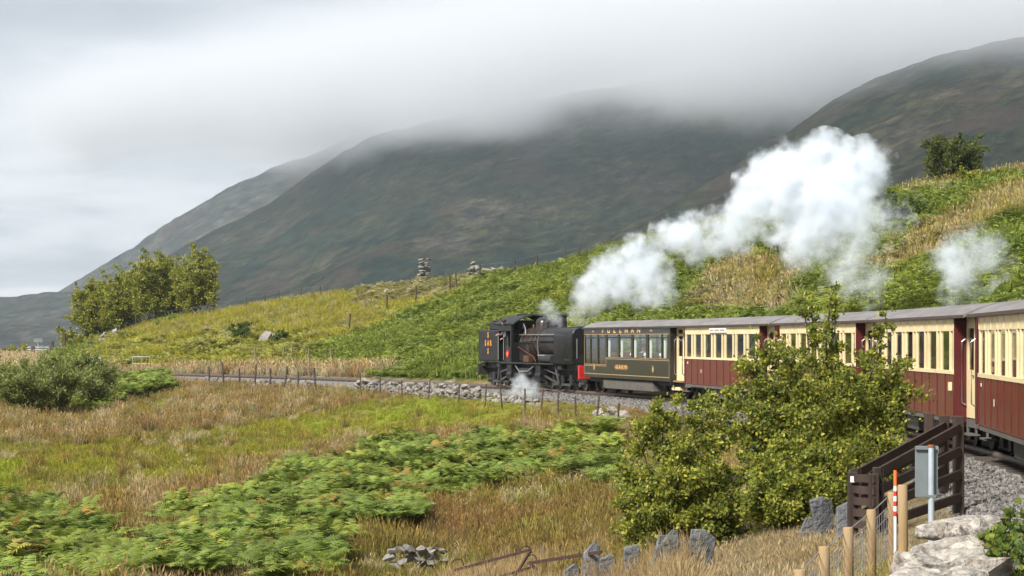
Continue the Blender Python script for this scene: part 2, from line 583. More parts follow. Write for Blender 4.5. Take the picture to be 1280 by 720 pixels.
def classify(x, y, z):
    """colour, and how much bracken grows there (0..1), for ground points"""
    px, py = topix(x, y, z)
    n = len(x)
    w1 = fbm(x / 5, y / 5, 3); w2 = fbm(x / 1.6 + 40, y / 1.6, 3); w3 = fbm(x / 14 - 20, y / 14 + 3, 3)
    scale = np.clip(y / 70, 0.5, 2)
    pxj = px + 26 * w1 / scale; pyj = py + 9 * w2 / scale + 7 * w1 / scale
    off = np.hypot(x - TCX, y - TCY) - RT
    inside = off < 0
    col = np.tile(C_RUSH, (n, 1))
    brk = np.zeros(n)
    # meadow
    col = lerp(col, C_OLIVE * 1.15, 0.34 + 0.5 * w1)
    col = lerp(col, C_STRAW * 1.1, 0.15 + 1.2 * w2)
    col = np.where(((w3 > 0.25) & (w1 > -0.2))[:, None], lerp(col, C_OLIVE, 0.55 + 0.6 * w1), col)
    g = inpoly(pxj, pyj, Z_GREEN) & inside
    yg = lerp(np.tile(C_YG, (n, 1)), C_OLIVE, 0.22 + 0.9 * w1)
    yg = np.where((w2 > 0.6)[:, None], lerp(yg, C_RUSH, np.full(n, 0.6)), yg)
    col = np.where(g[:, None], yg, col)
    for q in Z_BRIGHT:
        m = inpoly(pxj, pyj, q) & inside
        col = np.where(m[:, None], lerp(col, C_BRIGHT, np.full(n, 0.8)), col)
    dry = inside & (y < 36) & (px > 760)
    col = np.where(dry[:, None], lerp(np.tile(C_STRAW, (n, 1)), np.array((0.34, 0.278, 0.168)), 0.4 + w2), col)
    gr = inside & (y < 24) & (px > 1040) & (w1 + 0.3 * w2 > -0.1)
    col = np.where(gr[:, None], lerp(np.tile(C_YG, (n, 1)), C_STRAW, 0.2 + w2), col)
    low = inside & (pyj > 615) & (pxj > 410) & (px < 860)
    col = np.where(low[:, None], lerp(np.tile(C_RUSH * 0.9, (n, 1)), C_OLIVE, 0.5 + 0.8 * w1), col)
    for q in Z_BRACKEN:
        m = inpoly(pxj, pyj, q) & inside & (y > 30)
        brk = np.where(m, 1.0, brk)
    # hillside
    out = off > 2.0
    h = lerp(np.tile(C_BRK, (n, 1)), C_BRKY, 0.35 + 0.7 * w1)
    hb = np.where(w1 + 0.5 * w2 > -0.42, 1.0, 0.5)
    h = np.where((hb < 0.5)[:, None], lerp(np.tile(C_STRAW * 0.75, (n, 1)), C_YG * 0.85, 0.95 + 0.8 * w3), h)
    hg = inpoly(pxj, pyj, Z_HGRASS)
    hgc = lerp(np.tile(C_YG * 1.02, (n, 1)), C_OLIVE, 0.35 + 0.8 * w1)
    hgc = np.where((w2 + 0.4 * w3 > 0.45)[:, None], lerp(hgc, C_STRAW, np.full(n, 0.55)), hgc)
    h = np.where(hg[:, None], hgc, h); hb = np.where(hg, np.where((py > 418) & (w1 > -0.05) & (px < 420), 0.8, 0.0), hb)
    for q in Z_HBROWN:
        m = inpoly(pxj, pyj, q)
        h = np.where(m[:, None], lerp(np.tile(C_STRAW * 0.9, (n, 1)), C_OLIVE, 0.6 + 0.8 * w2), h); hb = np.where(m, np.where(w1 > 0.1, 0.45, 0.15), hb)
    verge = (off > 2.0) & (off < 4.0) & (y > 109)
    h = np.where(verge[:, None], lerp(np.tile(C_STRAW, (n, 1)), C_RUSH, 0.3 + w2), h); hb = np.where(verge, 0, hb)
    lf = (px < 60) & (py > 425)
    h = np.where((lf & out)[:, None], C_STRAW * 0.95, h); hb = np.where(lf, 0, hb)
    col = np.where(out[:, None], h, col)
    brk = np.where(out, hb, brk)
    return np.clip(col, 0.01, 0.9), brk, off, px, py


# ------------------------------------------------------------------ ground sheet
def make_ground():
    us = np.linspace(-1500, 2600, 460)
    ds = np.concatenate([np.geomspace(5, 320, 330), np.geomspace(330, 9000, 40)])
    U, D = np.meshgrid(us, ds)
    X = (U - 640) / F * D
    Z = ground(X, D)
    V = np.stack([X, D, Z], -1).reshape(-1, 3)
    nr, nc = U.shape
    i = np.arange(nr * nc).reshape(nr, nc)
    Fc = np.stack([i[:-1, :-1], i[:-1, 1:], i[1:, 1:], i[1:, :-1]], -1).reshape(-1, 4)
    col, brk, off, px, py = classify(V[:, 0], V[:, 1], V[:, 2])
    col = lerp(col * 0.62, C_BRKD * 0.7, brk)
    m, t, out = new_mat('hill_turf')
    a = N(t, 'ShaderNodeAttribute', attribute_name='col', attribute_type='GEOMETRY')
    g = N(t, 'ShaderNodeNewGeometry')
    n1 = N(t, 'ShaderNodeTexNoise', inp={'Scale': 2.2, 'Detail': 8.0, 'Roughness': 0.7})
    L(t, g.outputs['Position'], n1.inputs['Vector'])
    v = ramp(t, n1.outputs[0], [(0.3, (0.55, 0.55, 0.55)), (0.7, (1.25, 1.2, 1.1))])
    mx = N(t, 'ShaderNodeMix', data_type='RGBA', blend_type='MULTIPLY'); mx.inputs[0].default_value = 1
    L(t, a.outputs['Color'], mx.inputs[6]); L(t, v, mx.inputs[7])
    p = N(t, 'ShaderNodeBsdfPrincipled', inp={'Roughness': 0.95}); p.inputs['Specular IOR Level'].default_value = 0.1
    b = N(t, 'ShaderNodeBump', inp={'Strength': 0.8, 'Distance': 0.2})
    L(t, n1.outputs[0], b.inputs['Height']); L(t, b.outputs[0], p.inputs['Normal'])
    L(t, mx.outputs[2], p.inputs['Base Color']); L(t, p.outputs[0], out.inputs[0])
    o = obj('ground', npmesh('ground', V, Fc, m, col, True))
    tag(o, 'rough meadow and hillside ground', kind='structure')


make_ground()


# ------------------------------------------------------------------ mountains
def mountain_mat(name, warm, dark, rock, sc=1.0, seed=0.0):
    m, t, out = new_mat(name)
    g = N(t, 'ShaderNodeNewGeometry')
    mp = N(t, 'ShaderNodeMapping')
    mp.inputs['Scale'].default_value = (0.010 * sc, 0.0045 * sc, 0.016 * sc)
    mp.inputs['Rotation'].default_value = (0, 0.45, 0.2)
    mp.inputs['Location'].default_value = (seed, seed * 2, 0)
    L(t, g.outputs['Position'], mp.inputs[0])
    n1 = N(t, 'ShaderNodeTexNoise', inp={'Scale': 0.9, 'Detail': 9.0, 'Roughness': 0.62, 'Distortion': 0.6})
    L(t, mp.outputs[0], n1.inputs['Vector'])
    c1 = ramp(t, n1.outputs[0], [(0.34, dark), (0.47, tuple(0.5 * a + 0.5 * b for a, b in zip(dark, warm))), (0.56, warm), (0.68, rock)])
    vr = N(t, 'ShaderNodeVectorRotate', rotation_type='Y_AXIS', inp={'Angle': 0.5})
    L(t, g.outputs['Position'], vr.inputs['Vector'])
    mp2 = N(t, 'ShaderNodeMapping'); mp2.inputs['Scale'].default_value = (0.045 * sc, 0.03 * sc, 0.095 * sc)
    mp2.inputs['Location'].default_value = (seed, 0, seed)
    L(t, vr.outputs[0], mp2.inputs[0])
    n2 = N(t, 'ShaderNodeTexNoise', inp={'Scale': 1.0, 'Detail': 8.0, 'Roughness': 0.74, 'Distortion': 0.3})
    L(t, mp2.outputs[0], n2.inputs['Vector'])
    v = ramp(t, n2.outputs[0], [(0.36, (0.16, 0.22, 0.24)), (0.5, (0.92, 0.93, 0.93)), (0.64, (2.2, 2.0, 1.6))])
    mx = N(t, 'ShaderNodeMix', data_type='RGBA', blend_type='MULTIPLY'); mx.inputs[0].default_value = 1
    L(t, c1, mx.inputs[6]); L(t, v, mx.inputs[7])
    n3 = N(t, 'ShaderNodeTexNoise', inp={'Scale': 1.4, 'Detail': 4.0}); L(t, mp.outputs[0], n3.inputs['Vector'])
    hf = ramp(t, n3.outputs[0], [(0.55, (0, 0, 0)), (0.70, (0.7, 0.7, 0.7))])
    mh = N(t, 'ShaderNodeMix', data_type='RGBA'); L(t, hf, mh.inputs[0]); L(t, mx.outputs[2], mh.inputs[6]); mh.inputs[7].default_value = (0.052, 0.034, 0.029, 1)
    p = N(t, 'ShaderNodeBsdfPrincipled', inp={'Roughness': 1.0}); p.inputs['Specular IOR Level'].default_value = 0.0
    L(t, mh.outputs[2], p.inputs['Base Color'])
    b = N(t, 'ShaderNodeBump', inp={'Strength': 1.0, 'Distance': 9.0}); L(t, n2.outputs[0], b.inputs['Height']); L(t, b.outputs[0], p.inputs['Normal'])
    L(t, p.outputs[0], out.inputs[0])
    return m


def make_mountain(name, label, U, Y, dcrest, dbase, zbase, rel, gscale, m, nu=300, nt=150, seed=0.0, concave=0.12):
    us = np.linspace(U[0], U[-1], nu)
    ts = np.concatenate([np.linspace(0, 1, nt), np.linspace(1.03, 1.5, 14)])
    UU, T = np.meshgrid(us, ts)
    pyc = np.interp(us, U, Y)
    ker = np.ones(9) / 9
    pyc = np.convolve(np.pad(pyc, 4, mode='edge'), ker, 'valid')
    dcu = dcrest + 0.05 * dcrest * np.sin(us / 160.0 + seed)
    zc = (CAMZ - (pyc - HOR) / F * dcu)[None, :]
    Dd = dbase + (dcu[None, :] - dbase) * T
    X = (UU - 640) / F * Dd
    t1 = np.clip(T, 0, 1)
    f = t1 - concave * np.sin(np.pi * t1)
    Z = zbase + (zc - zbase) * f
    Z = np.where(T > 1, zc - (T - 1) * (dcu - dbase)[None, :] * 0.3, Z)
    gul = fbm(X / gscale + seed, Dd / (gscale * 2.6) + T * 1.3 + seed, 5, 0.5)
    rid = 1 - 2 * np.abs(fbm(X / (gscale * 1.9) - 0.004 * Dd + seed * 3, Dd / (gscale * 4) + 3, 4, 0.5))
    env = np.sin(np.pi * np.clip(T * 0.93 + 0.02, 0, 1)) ** 0.6
    Z = Z + rel * env * (0.7 * gul + 0.5 * rid)
    Z = Z + rel * 0.10 * fbm(X / (gscale * 0.16), Dd / (gscale * 0.16), 3, 0.6)
    V = np.stack([X, Dd, Z], -1).reshape(-1, 3)
    nr, nc = UU.shape
    i = np.arange(nr * nc).reshape(nr, nc)
    Fc = np.stack([i[:-1, :-1], i[:-1, 1:], i[1:, 1:], i[1:, :-1]], -1).reshape(-1, 4)
    o = obj(name, npmesh(name, V, Fc, m, None, True))
    tag(o, label, kind='structure')
    return o


MM1 = mountain_mat('mountain_heath', (0.031, 0.033, 0.018), (0.006, 0.020, 0.016), (0.060, 0.055, 0.046), 1.3, 0.0)  # heath tones darkened: shadow of the cloud overhead is painted into them
MM2 = mountain_mat('mountain_spur_heath', (0.038, 0.036, 0.020), (0.010, 0.021, 0.014), (0.060, 0.053, 0.042), 1.8, 3.3)  # spur tones also carry painted cloud shadow
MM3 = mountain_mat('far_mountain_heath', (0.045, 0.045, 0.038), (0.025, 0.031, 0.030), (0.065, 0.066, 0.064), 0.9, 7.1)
make_mountain('mountain', 'dark heathery mountain with its summit in cloud',
              [60, 100, 150, 205, 270, 345, 400, 440, 500, 600, 750, 1000, 1300, 1800], [450, 420, 375, 325, 285, 250, 207, 180, 160, 140, 112, 72, 40, 20],
              2200, 900, -45, 13, 150, MM1, 380, 170, 0.0, 0.10)
make_mountain('mountain_spur', 'brown and green spur running down from the right',
              [560, 660, 720, 850, 960, 1050, 1100, 1180, 1280, 1400, 1900], [400, 348, 318, 250, 182, 122, 97, 66, 46, 30, 0],
              1350, 520, -45, 8, 90, MM2, 300, 130, 2.0, 0.06)
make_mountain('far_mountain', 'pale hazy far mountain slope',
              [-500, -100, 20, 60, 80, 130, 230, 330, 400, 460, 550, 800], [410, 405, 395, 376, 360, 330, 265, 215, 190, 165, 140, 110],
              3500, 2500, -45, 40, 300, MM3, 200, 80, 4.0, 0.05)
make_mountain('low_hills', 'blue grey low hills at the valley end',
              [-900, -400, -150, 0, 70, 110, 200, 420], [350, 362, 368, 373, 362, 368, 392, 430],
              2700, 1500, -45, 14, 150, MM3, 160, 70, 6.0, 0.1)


# ------------------------------------------------------------------ railway track
def make_track():
    root = obj('railway_track', None)
    tag(root, 'single line narrow gauge track on grey ballast', kind='structure')
    S0, S1 = -40.0, 112.0
    prof = [(-2.6, -0.55), (-1.85, -0.24), (-1.2, -0.15), (0.0, -0.14), (1.2, -0.15), (1.8, -0.22), (2.3, -0.40)]
    n = 300
    V = []; Fc = []
    ss = np.linspace(S0, S1, n)
    for i, s in enumerate(ss):
        for k, (o_, z) in enumerate(prof):
            jz = 0.0
            p = arc(s, o_ + 0.14 * float(pnoise(s / 1.3, k * 3.7)), z)
            V.append((p.x, p.y, p.z))
    m = len(prof)
    for i in range(n - 1):
        for k in range(m - 1):
            Fc.append((i * m + k, (i + 1) * m + k, (i + 1) * m + k + 1, i * m + k + 1))
    mm, t, out = new_mat('ballast_bed')
    g = N(t, 'ShaderNodeNewGeometry')
    vo = N(t, 'ShaderNodeTexVoronoi', inp={'Scale': 14.0}); L(t, g.outputs['Position'], vo.inputs['Vector'])
    c = ramp(t, vo.outputs['Color'], [(0.1, (0.08, 0.077, 0.073)), (0.6, (0.17, 0.163, 0.155)), (0.95, (0.27, 0.26, 0.25))])
    p = N(t, 'ShaderNodeBsdfPrincipled', inp={'Roughness': 0.9}); L(t, c, p.inputs['Base Color'])
    b = N(t, 'ShaderNodeBump', inp={'Strength': 1.0, 'Distance': 0.06}); b.invert = True
    L(t, vo.outputs['Distance'], b.inputs['Height']); L(t, b.outputs[0], p.inputs['Normal'])
    L(t, p.outputs[0], out.inputs[0])
    o = obj('ballast', npmesh('ballast', V, Fc, mm, None, False), root)
    for side in (-0.3, 0.3):
        V = []; Fc = []
        pr = [(-0.05, -0.12), (0.05, -0.12), (0.025, -0.06), (0.03, 0.0), (-0.03, 0.0), (-0.025, -0.06)]
        for s in ss:
            for o_, z in pr:
                q = arc(s, side + o_, z); V.append((q.x, q.y, q.z))
        for i in range(n - 1):
            for k in range(6):
                Fc.append((i * 6 + k, (i + 1) * 6 + k, (i + 1) * 6 + (k + 1) % 6, i * 6 + (k + 1) % 6))
        obj('rail', npmesh('rail', V, Fc, M['steelrail']), root)
    mb = MB()
    s = S0
    while s < S1:
        mb.bar(arc(s, -0.75, -0.15), arc(s, 0.75, -0.15), 0.2, 0.1)
        s += 0.65
    sl = mb.build('sleepers', M['sleeper'], root)
    sl['kind'] = 'stuff'


make_track()


# ------------------------------------------------------------------ lettering
def text_mesh(txt, size, material, extrude=0.004, bold=0.0, spacing=1.0):
    c = bpy.data.curves.new('lettering', 'FONT')
    c.body = txt; c.size = size; c.extrude = extrude; c.offset = bold
    c.align_x = 'CENTER'; c.align_y = 'CENTER'; c.space_character = spacing
    o = bpy.data.objects.new('lettering', c)
    COL.objects.link(o)
    dg = bpy.context.evaluated_depsgraph_get()
    me = bpy.data.meshes.new_from_object(o.evaluated_get(dg))
    bpy.data.objects.remove(o)
    bpy.data.curves.remove(c)
    me.materials.clear(); me.materials.append(material)
    return me


def side_text(txt, x, y, z, size, material, parent, name='lettering', **kw):
    """letters standing on the left (+y) side of a vehicle, read from outside"""
    o = obj(name, text_mesh(txt, size, material, **kw), parent, (x, y, z))
    o.rotation_euler = (math.pi / 2, 0, math.pi)
    return o


# ------------------------------------------------------------------ running gear
def bogie(x, root, wheelbase=1.4, r=0.29):
    b = MB()
    for sy in (-1, 1):
        b.box(x - wheelbase / 2 - 0.35, x + wheelbase / 2 + 0.35, sy * 0.5 - 0.04, sy * 0.5 + 0.04, 0.26, 0.44)
        b.box(x - 0.16, x + 0.16, sy * 0.56 - 0.06, sy * 0.56 + 0.06, 0.16, 0.46)
        for sx in (-1, 1):
            b.box(x + sx * wheelbase / 2 - 0.1, x + sx * wheelbase / 2 + 0.1, sy * 0.57 - 0.07, sy * 0.57 + 0.07, 0.18, 0.40)
    b.box(x - 0.15, x + 0.15, -0.5, 0.5, 0.3, 0.46)
    bo = b.build('bogie', M['underdark'], root)
    for sx in (-1, 1):
        for sy in (-1, 1):
            w = MB()
            cx = x + sx * wheelbase / 2
            w.tube([(cx, sy * 0.30 - 0.045, r), (cx, sy * 0.30 + 0.045, r)], r, 20)
            w.tube([(cx, sy * 0.30 + sy * 0.02, r), (cx, sy * 0.30 + sy * 0.075, r)], r * 0.4, 12)
            w.build('wheel', M['underdark'], bo)
    return bo


def roof_prof(hw, ze, zc, th=0.05, n=14):
    pts = []
    for k in range(n + 1):
        a = -1 + 2 * k / n
        pts.append((hw * a, ze + (zc - ze) * (1 - abs(a) ** 2.4)))
    inner = [(y * 0.985, z - th) for y, z in reversed(pts)]
    return pts + inner


HW = 1.05


def make_coach(L_, label):
    root = thing('passenger_coach', label, 'train carriage', group='maroon and cream coaches of the train')
    h = L_ / 2
    V_ = 0.95            # vestibule length
    Y1 = HW; Yv = HW - 0.22
    # floor and underframe
    MB().box(-h - V_ + 0.02, h + V_ - 0.02, -Yv + 0.05, Yv - 0.05, 0.60, 0.66).build('floor', M['interior'], root)
    sb = MB()
    sb.box(-h - V_, h + V_, Yv - 0.16, Yv - 0.02, 0.44, 0.598); sb.box(-h - V_, h + V_, -Yv + 0.02, -Yv + 0.16, 0.44, 0.598)
    sb.box(-h, h, Y1 - 0.06, Y1 - 0.01, 0.50, 0.585); sb.box(-h, h, -Y1 + 0.01, -Y1 + 0.06, 0.50, 0.585)
    sb.build('solebar', M['under'], root)
    for xb, wd in ((-1.4, 1.0), (0.9, 1.2)):
        MB().box(xb - wd / 2, xb + wd / 2, 0.42, 0.84, 0.16, 0.46).build('equipment_box', M['under'], root, bevel=0.02)
    bogie(h - 0.7, root); bogie(-h + 0.7, root)
    # sides
    bays = 7; p = L_ / bays
    for sy in (1, -1):
        ya, yb = sorted((sy * (Y1 - 0.045), sy * Y1))
        lo = MB().box(-h, h, ya, yb, 0.59, 1.43).build('lower_side', M['maroon'], root)
        hi = MB().box(-h, h, ya, yb, 2.25, 2.54).build('cantrail_panel', M['cream'], root)
        yc, yd = sorted((sy * (Y1 + 0.003), sy * (Y1 + 0.022)))
        MB().box(-h, h, min(yc, ya), max(yd, yb), 1.43, 1.50).build('waist_rail', M['cream'], root)
        nb = 11
        if sy > 0:
            bme = MB().box(-0.022, 0.022, Y1 + 0.001, Y1 + 0.016, 0.62, 1.425).mesh('batten', M['maroon'])
            cme = MB().box(-0.014, 0.014, Y1 + 0.001, Y1 + 0.010, 2.27, 2.52).mesh('batten', M['cream'])
            for k in range(nb + 1):
                x = -h + 0.025 + (L_ - 0.05) * k / nb
                obj('batten', bme, lo, (x, 0, 0)); obj('batten', cme, hi, (x, 0, 0))
        pil = []
        for b in range(bays):
            x = -h + b * p
            pil += [(x, x + 0.11), (x + 0.34, x + 0.43)]
        pil.append((h - 0.09, h))
        for b, (xa, xb) in enumerate(pil):
            MB().box(xa, xb, ya, yb, 1.50, 2.25).build('window_pillar', M['cream'], root)
        for b in range(len(pil) - 1):
            xa, xb = pil[b][1], pil[b + 1][0]
            MB().box(xa, xb, sy * (Y1 - 0.03) - 0.003, sy * (Y1 - 0.03) + 0.003, 1.50, 2.25).build('window_pane', M['glass'], root)
    # ends of the wide body and the narrower vestibules
    for sx in (1, -1):
        xa, xb = sorted((sx * (h - 0.002), sx * (h + 0.03)))
        for sy in (1, -1):
            y0, y1 = sorted((sy * (Yv - 0.03), sy * (Y1 + 0.004)))
            MB().box(xa, xb, y0, y1, 0.52, 2.54).build('end_panel', M['maroon_dark'], root)
        part_w = MB()
        part_w.box(xa, xb, -Yv + 0.03, -0.35, 0.66, 2.54).box(xa, xb, 0.35, Yv - 0.03, 0.66, 2.54)
        part_w.build('partition', M['interior'], root)
        x2, x3 = sorted((sx * (h + V_ - 0.16), sx * (h + V_)))
        c = MB()
        for sy in (1, -1):
            y0, y1 = sorted((sy * (Yv - 0.05), sy * Yv))
            c.box(x2, x3, y0, y1, 0.55, 2.54)
        x4, x5 = sorted((sx * (h + V_ - 0.04), sx * (h + V_ - 0.002)))
        c.box(x4, x5, -Yv + 0.05, -0.36, 0.55, 2.54).box(x4, x5, 0.36, Yv - 0.05, 0.55, 2.54).box(x4, x5, -0.36, 0.36, 2.2, 2.54).box(x4, x5, -0.36, 0.36, 0.55, 1.0)
        c.build('vestibule_end', M['maroon_dark'], root)
        xi, xo = sorted((sx * (h + 0.035), sx * (h + V_ - 0.165)))
        for sy in (1, -1):
            yd0, yd1 = sorted((sy * (Yv - 0.05), sy * (Yv - 0.01)))
            d = MB()
            d.box(xi, xo, yd0, yd1, 0.62, 1.52).box(xi, xo, yd0, yd1, 2.30, 2.54)
            d.box(xi, xi + 0.13, yd0, yd1, 1.52, 2.30).box(xo - 0.13, xo, yd0, yd1, 1.52, 2.30)
            do = d.build('door', M['cream'], root)
            MB().box(xi + 0.13, xo - 0.13, (yd0 + yd1) / 2 - 0.003, (yd0 + yd1) / 2 + 0.003, 1.52, 2.30).build('door_pane', M['glass'], do)
            MB().box(xi + 0.10, xi + 0.2, yd1 + 0.001, yd1 + 0.03, 1.40, 1.43).build('door_handle', M['metal'], do)
            # steps below the door
            MB().box(xi, xo, yd0 - 0.05, yd1 + 0.12, 0.30, 0.33).box(xi, xi + 0.03, yd0, yd1, 0.33, 0.6).box(xo - 0.03, xo, yd0, yd1, 0.33, 0.6).build('step', M['under'], root)
            for xr in (sx * (h + 0.075), sx * (h + V_ - 0.05)):
                MB().tube([(xr, sy * (Yv + 0.02), 0.85), (xr, sy * (Yv + 0.09), 0.9), (xr, sy * (Yv + 0.09), 2.05), (xr, sy * (Yv + 0.02), 2.1)], 0.014, 8).build('handrail', M['metal'], root, True)
        b = MB().bar((sx * (h + V_), 0, 0.42), (sx * (h + V_ + 0.28), 0, 0.42), 0.16, 0.14)
        b.box(*sorted((sx * (h + V_ + 0.2), sx * (h + V_ + 0.28))), -0.2, 0.2, 0.32, 0.56)
        b.build('coupling', M['underdark'], root)
    # seats
    smb = MB()
    for k in range(6):
        x = -h + 0.8 + k * (L_ - 1.6) / 5
        for sy in (1, -1):
            y0, y1 = sorted((sy * 0.28, sy * 0.93))
            smb.box(x - 0.05, x + 0.05, y0, y1, 0.66, 1.72)
            smb.box(x - 0.42, x + 0.42, y0, y1, 0.95, 1.08)
    smb.build('seats', M['seat'], root)
    # roof
    ro = MB().prism(roof_prof(HW + 0.07, 2.53, 2.80), -h - V_ - 0.06, h + V_ + 0.06).build('roof', M['roof'], root, True)
    ed = MB()
    for sy in (1, -1):
        ed.box(-h - V_ - 0.065, h + V_ + 0.065, *sorted((sy * (HW + 0.055), sy * (HW + 0.085))), 2.49, 2.545)
    ed.build('gutter', M['roofedge'], ro)
    # small cream lamp bracket near the rear end, pale number patches
    MB().box(-h + 0.10, -h + 0.22, Y1 + 0.018, Y1 + 0.07, 1.12, 1.28).build('lamp_bracket', M['cream'], root)
    MB().box(h - 0.38, h - 0.28, Y1 + 0.002, Y1 + 0.006, 1.27, 1.33).build('number_patch', M['white'], root)
    MB().box(h - 2.1, h - 2.06, Y1 + 0.017, Y1 + 0.022, 0.98, 1.10).build('crest', M['white'], root)
    return root


def put_on_track(o, s_mid, off=0.0):
    th = s_mid / RS
    p = arc(s_mid, off)
    o.location = p
    o.rotation_euler = (0, 0, th + math.pi / 2)


spans = [(853, 947), (973.7, 1064), (1090, 1188), None]
coach_labels = ['maroon and cream coach with a white name board, coupled behind the olive carriage',
                'maroon and cream coach mostly hidden behind the small leafy tree, second after the olive carriage',
                'maroon and cream coach between the leafy tree and the last coach in view',
                'maroon and cream coach beside the dark timber wing fence, last one in view']
CL = 8.5
coach = make_coach(CL, coach_labels[0])
coaches = [coach]
for k in range(1, 4):
    c = copy_tree(coach); c['label'] = coach_labels[k]; coaches.append(c)
mids = [(s_of_px(853) + s_of_px(947)) / 2, (s_of_px(973.7) + s_of_px(1064)) / 2, (s_of_px(1090) + s_of_px(1188)) / 2]
mids.append(s_of_px(1218) - CL / 2)
for c, s in zip(coaches, mids):
    put_on_track(c, s)
# name board on the first coach
nb = MB().box(-0.95, 0.95, HW + 0.012, HW + 0.05, 2.30, 2.44).build('name_board', M['white'], coaches[0])
nb.location = (0.15, 0, 0)
ink = MB()
for k in range(16):
    if k in (5, 11):
        continue
    x = -0.78 + k * 0.104
    ink.box(x - 0.03, x + 0.03, HW + 0.051, HW + 0.053, 2.34, 2.40)
ink.build('lettering', M['maroon'], nb)['kind'] = 'stuff'


# ------------------------------------------------------------------ olive Pullman carriage
def make_pullman():
    sf, sr = s_of_px(727), s_of_px(834)
    mid = (sf + sr) / 2; Lp = sf - sr; h = Lp / 2
    root = thing('pullman_carriage', 'dark olive carriage lettered PULLMAN in gold, coupled behind the black locomotive', 'train carriage')
    put_on_track(root, mid)
    X = lambda zx: s_of_px(720 + zx * 140 / 1008) - mid     # columns read off an enlargement of the photograph
    Y1 = HW
    V_ = 0.95; Yv = HW - 0.22
    MB().box(-h - V_, h, -Y1 + 0.1, Y1 - 0.1, 0.60, 0.66).build('floor', M['interior'], root)
    MB().box(-h - V_, h, Yv - 0.16, Yv - 0.02, 0.44, 0.598).box(-h - V_, h, -Yv + 0.02, -Yv + 0.16, 0.44, 0.598).build('solebar', M['underdark'], root)
    MB().box(X(660), X(215), 0.55, 0.95, 0.20, 0.56).build('equipment_box', M['under'], root, bevel=0.02)
    bogie(h - 1.0, root); bogie(-h + 0.9, root)
    tall = [(57, 107), (115, 178), (190, 257)]
    std = [(272, 372), (388, 493), (508, 622), (640, 748), (757, 800)]
    for sy in (1, -1):
        ya, yb = sorted((sy * (Y1 - 0.045), sy * Y1))
        zt, zl, zw = 2.12, 1.13, 1.42
        w = MB()
        xs = X(262)
        w.box(xs, h, ya, yb, 0.62, zl)
        w.box(-h, xs, ya, yb, 0.62, zw)
        w.box(-h, h, ya, yb, 2.27, 2.54)
        w.box(-h, h, ya, yb, zt, 2.15)
        for lst, z0 in ((tall, zl), (std, zw)):
            pass
        allw = [(X(a), X(b), zl) for a, b in tall] + [(X(a), X(b), zw) for a, b in std]   # first x is nearer the front (+x)
        edge = h
        for xa, xb, z0 in allw:
            if edge - xa > 0.005:
                w.box(xa, edge, ya, yb, z0 if not (xa < xs < edge) else zw, 2.27)
            edge = xb
        w.box(-h, edge, ya, yb, zw, 2.27)
        side = w.build('body_side', M['olive'], root)
        lb = MB().box(-h + 0.01, h - 0.01, *sorted((sy * (Y1 + 0.002), sy * (Y1 + 0.012))), 2.275, 2.535).build('letter_board', M['darkboard'], root)
        for xa, xb, z0 in allw:
            f = MB().box(xb, xa, sy * (Y1 - 0.03) - 0.003, sy * (Y1 - 0.03) + 0.003, z0, zt).build('window_pane', M['glass'], root)
            MB().box(xb + 0.03, xa - 0.03, sy * (Y1 - 0.02) - 0.003, sy * (Y1 - 0.02) + 0.003, 2.16, 2.26).build('vent_light', M['glass'], root)
            if sy > 0 and z0 == zw:
                # cream curtain folds beside each window
                MB().box(xa - 0.16, xa - 0.02, Y1 - 0.10, Y1 - 0.06, zw, zt).build('curtain', M['white'], root)
        if sy > 0:
            g = MB()
            yo0, yo1 = Y1 + 0.001, Y1 + 0.007
            for z in (2.262,):
                g.box(-h + 0.02, h - 0.02, Y1 + 0.012, Y1 + 0.018, z, z + 0.022)
            g.box(-h + 0.1, h - 0.06, yo0, yo1, 0.735, 0.762)
            g.box(-h + 0.1, xs - 0.08, yo0, yo1, 1.33, 1.352)
            g.box(xs - 0.06, h - 0.06, yo0, yo1, 1.05, 1.072)
            g.box(xs - 0.02, h - 0.06, yo0, yo1, 1.10, 1.12)
            g.box(-h + 0.1, xs - 0.05, yo0, yo1, 1.385, 1.402)
            g.box(xs - 0.08, xs - 0.06, yo0, yo1, 1.05, 1.352)
            g.box(-h + 0.08, -h + 0.1, yo0, yo1, 0.735, 1.352)
            g.box(h - 0.06, h - 0.04, yo0, yo1, 0.735, 2.2)
            g.build('gold_lining', M['goldline'], root)
    # raised gold lettering and emblems
    xt = (X(225) + X(580)) / 2
    to = []
    for k, ch in enumerate('PULLMAN'):      # each letter a raised piece of its own
        xl = X(240 + (565 - 240) * k / 6)
        lo = side_text(ch, xl, Y1 + 0.016, 2.405, 0.25, M['gold'], root, name='letter', bold=0.008)
        lo.scale = (2.0, 1, 1)
    xc = X(408)
    c = MB().box(xc - 0.72, xc + 0.72, Y1 + 0.001, Y1 + 0.008, 0.94, 1.14)
    c.box(xc - 0.86, xc + 0.86, Y1 + 0.001, Y1 + 0.007, 1.005, 1.075)
    sc = c.build('name_scroll', mat('scroll_brown', (0.17, 0.085, 0.035), 0.5), root)
    for k, ch in enumerate('GLASLYN'):
        side_text(ch, xc + 0.57 - 0.19 * k, Y1 + 0.011, 1.04, 0.17, M['gold'], sc, name='letter', bold=0.003).scale = (1.3, 1, 1)
    for zx in (152, 682):
        e = MB()
        xe = X(zx)
        e.box(xe - 0.05, xe + 0.05, Y1 + 0.001, Y1 + 0.008, 0.90, 1.14).box(xe - 0.09, xe + 0.09, Y1 + 0.001, Y1 + 0.007, 0.96, 1.08)
        e.build('crest', M['goldline'], root)
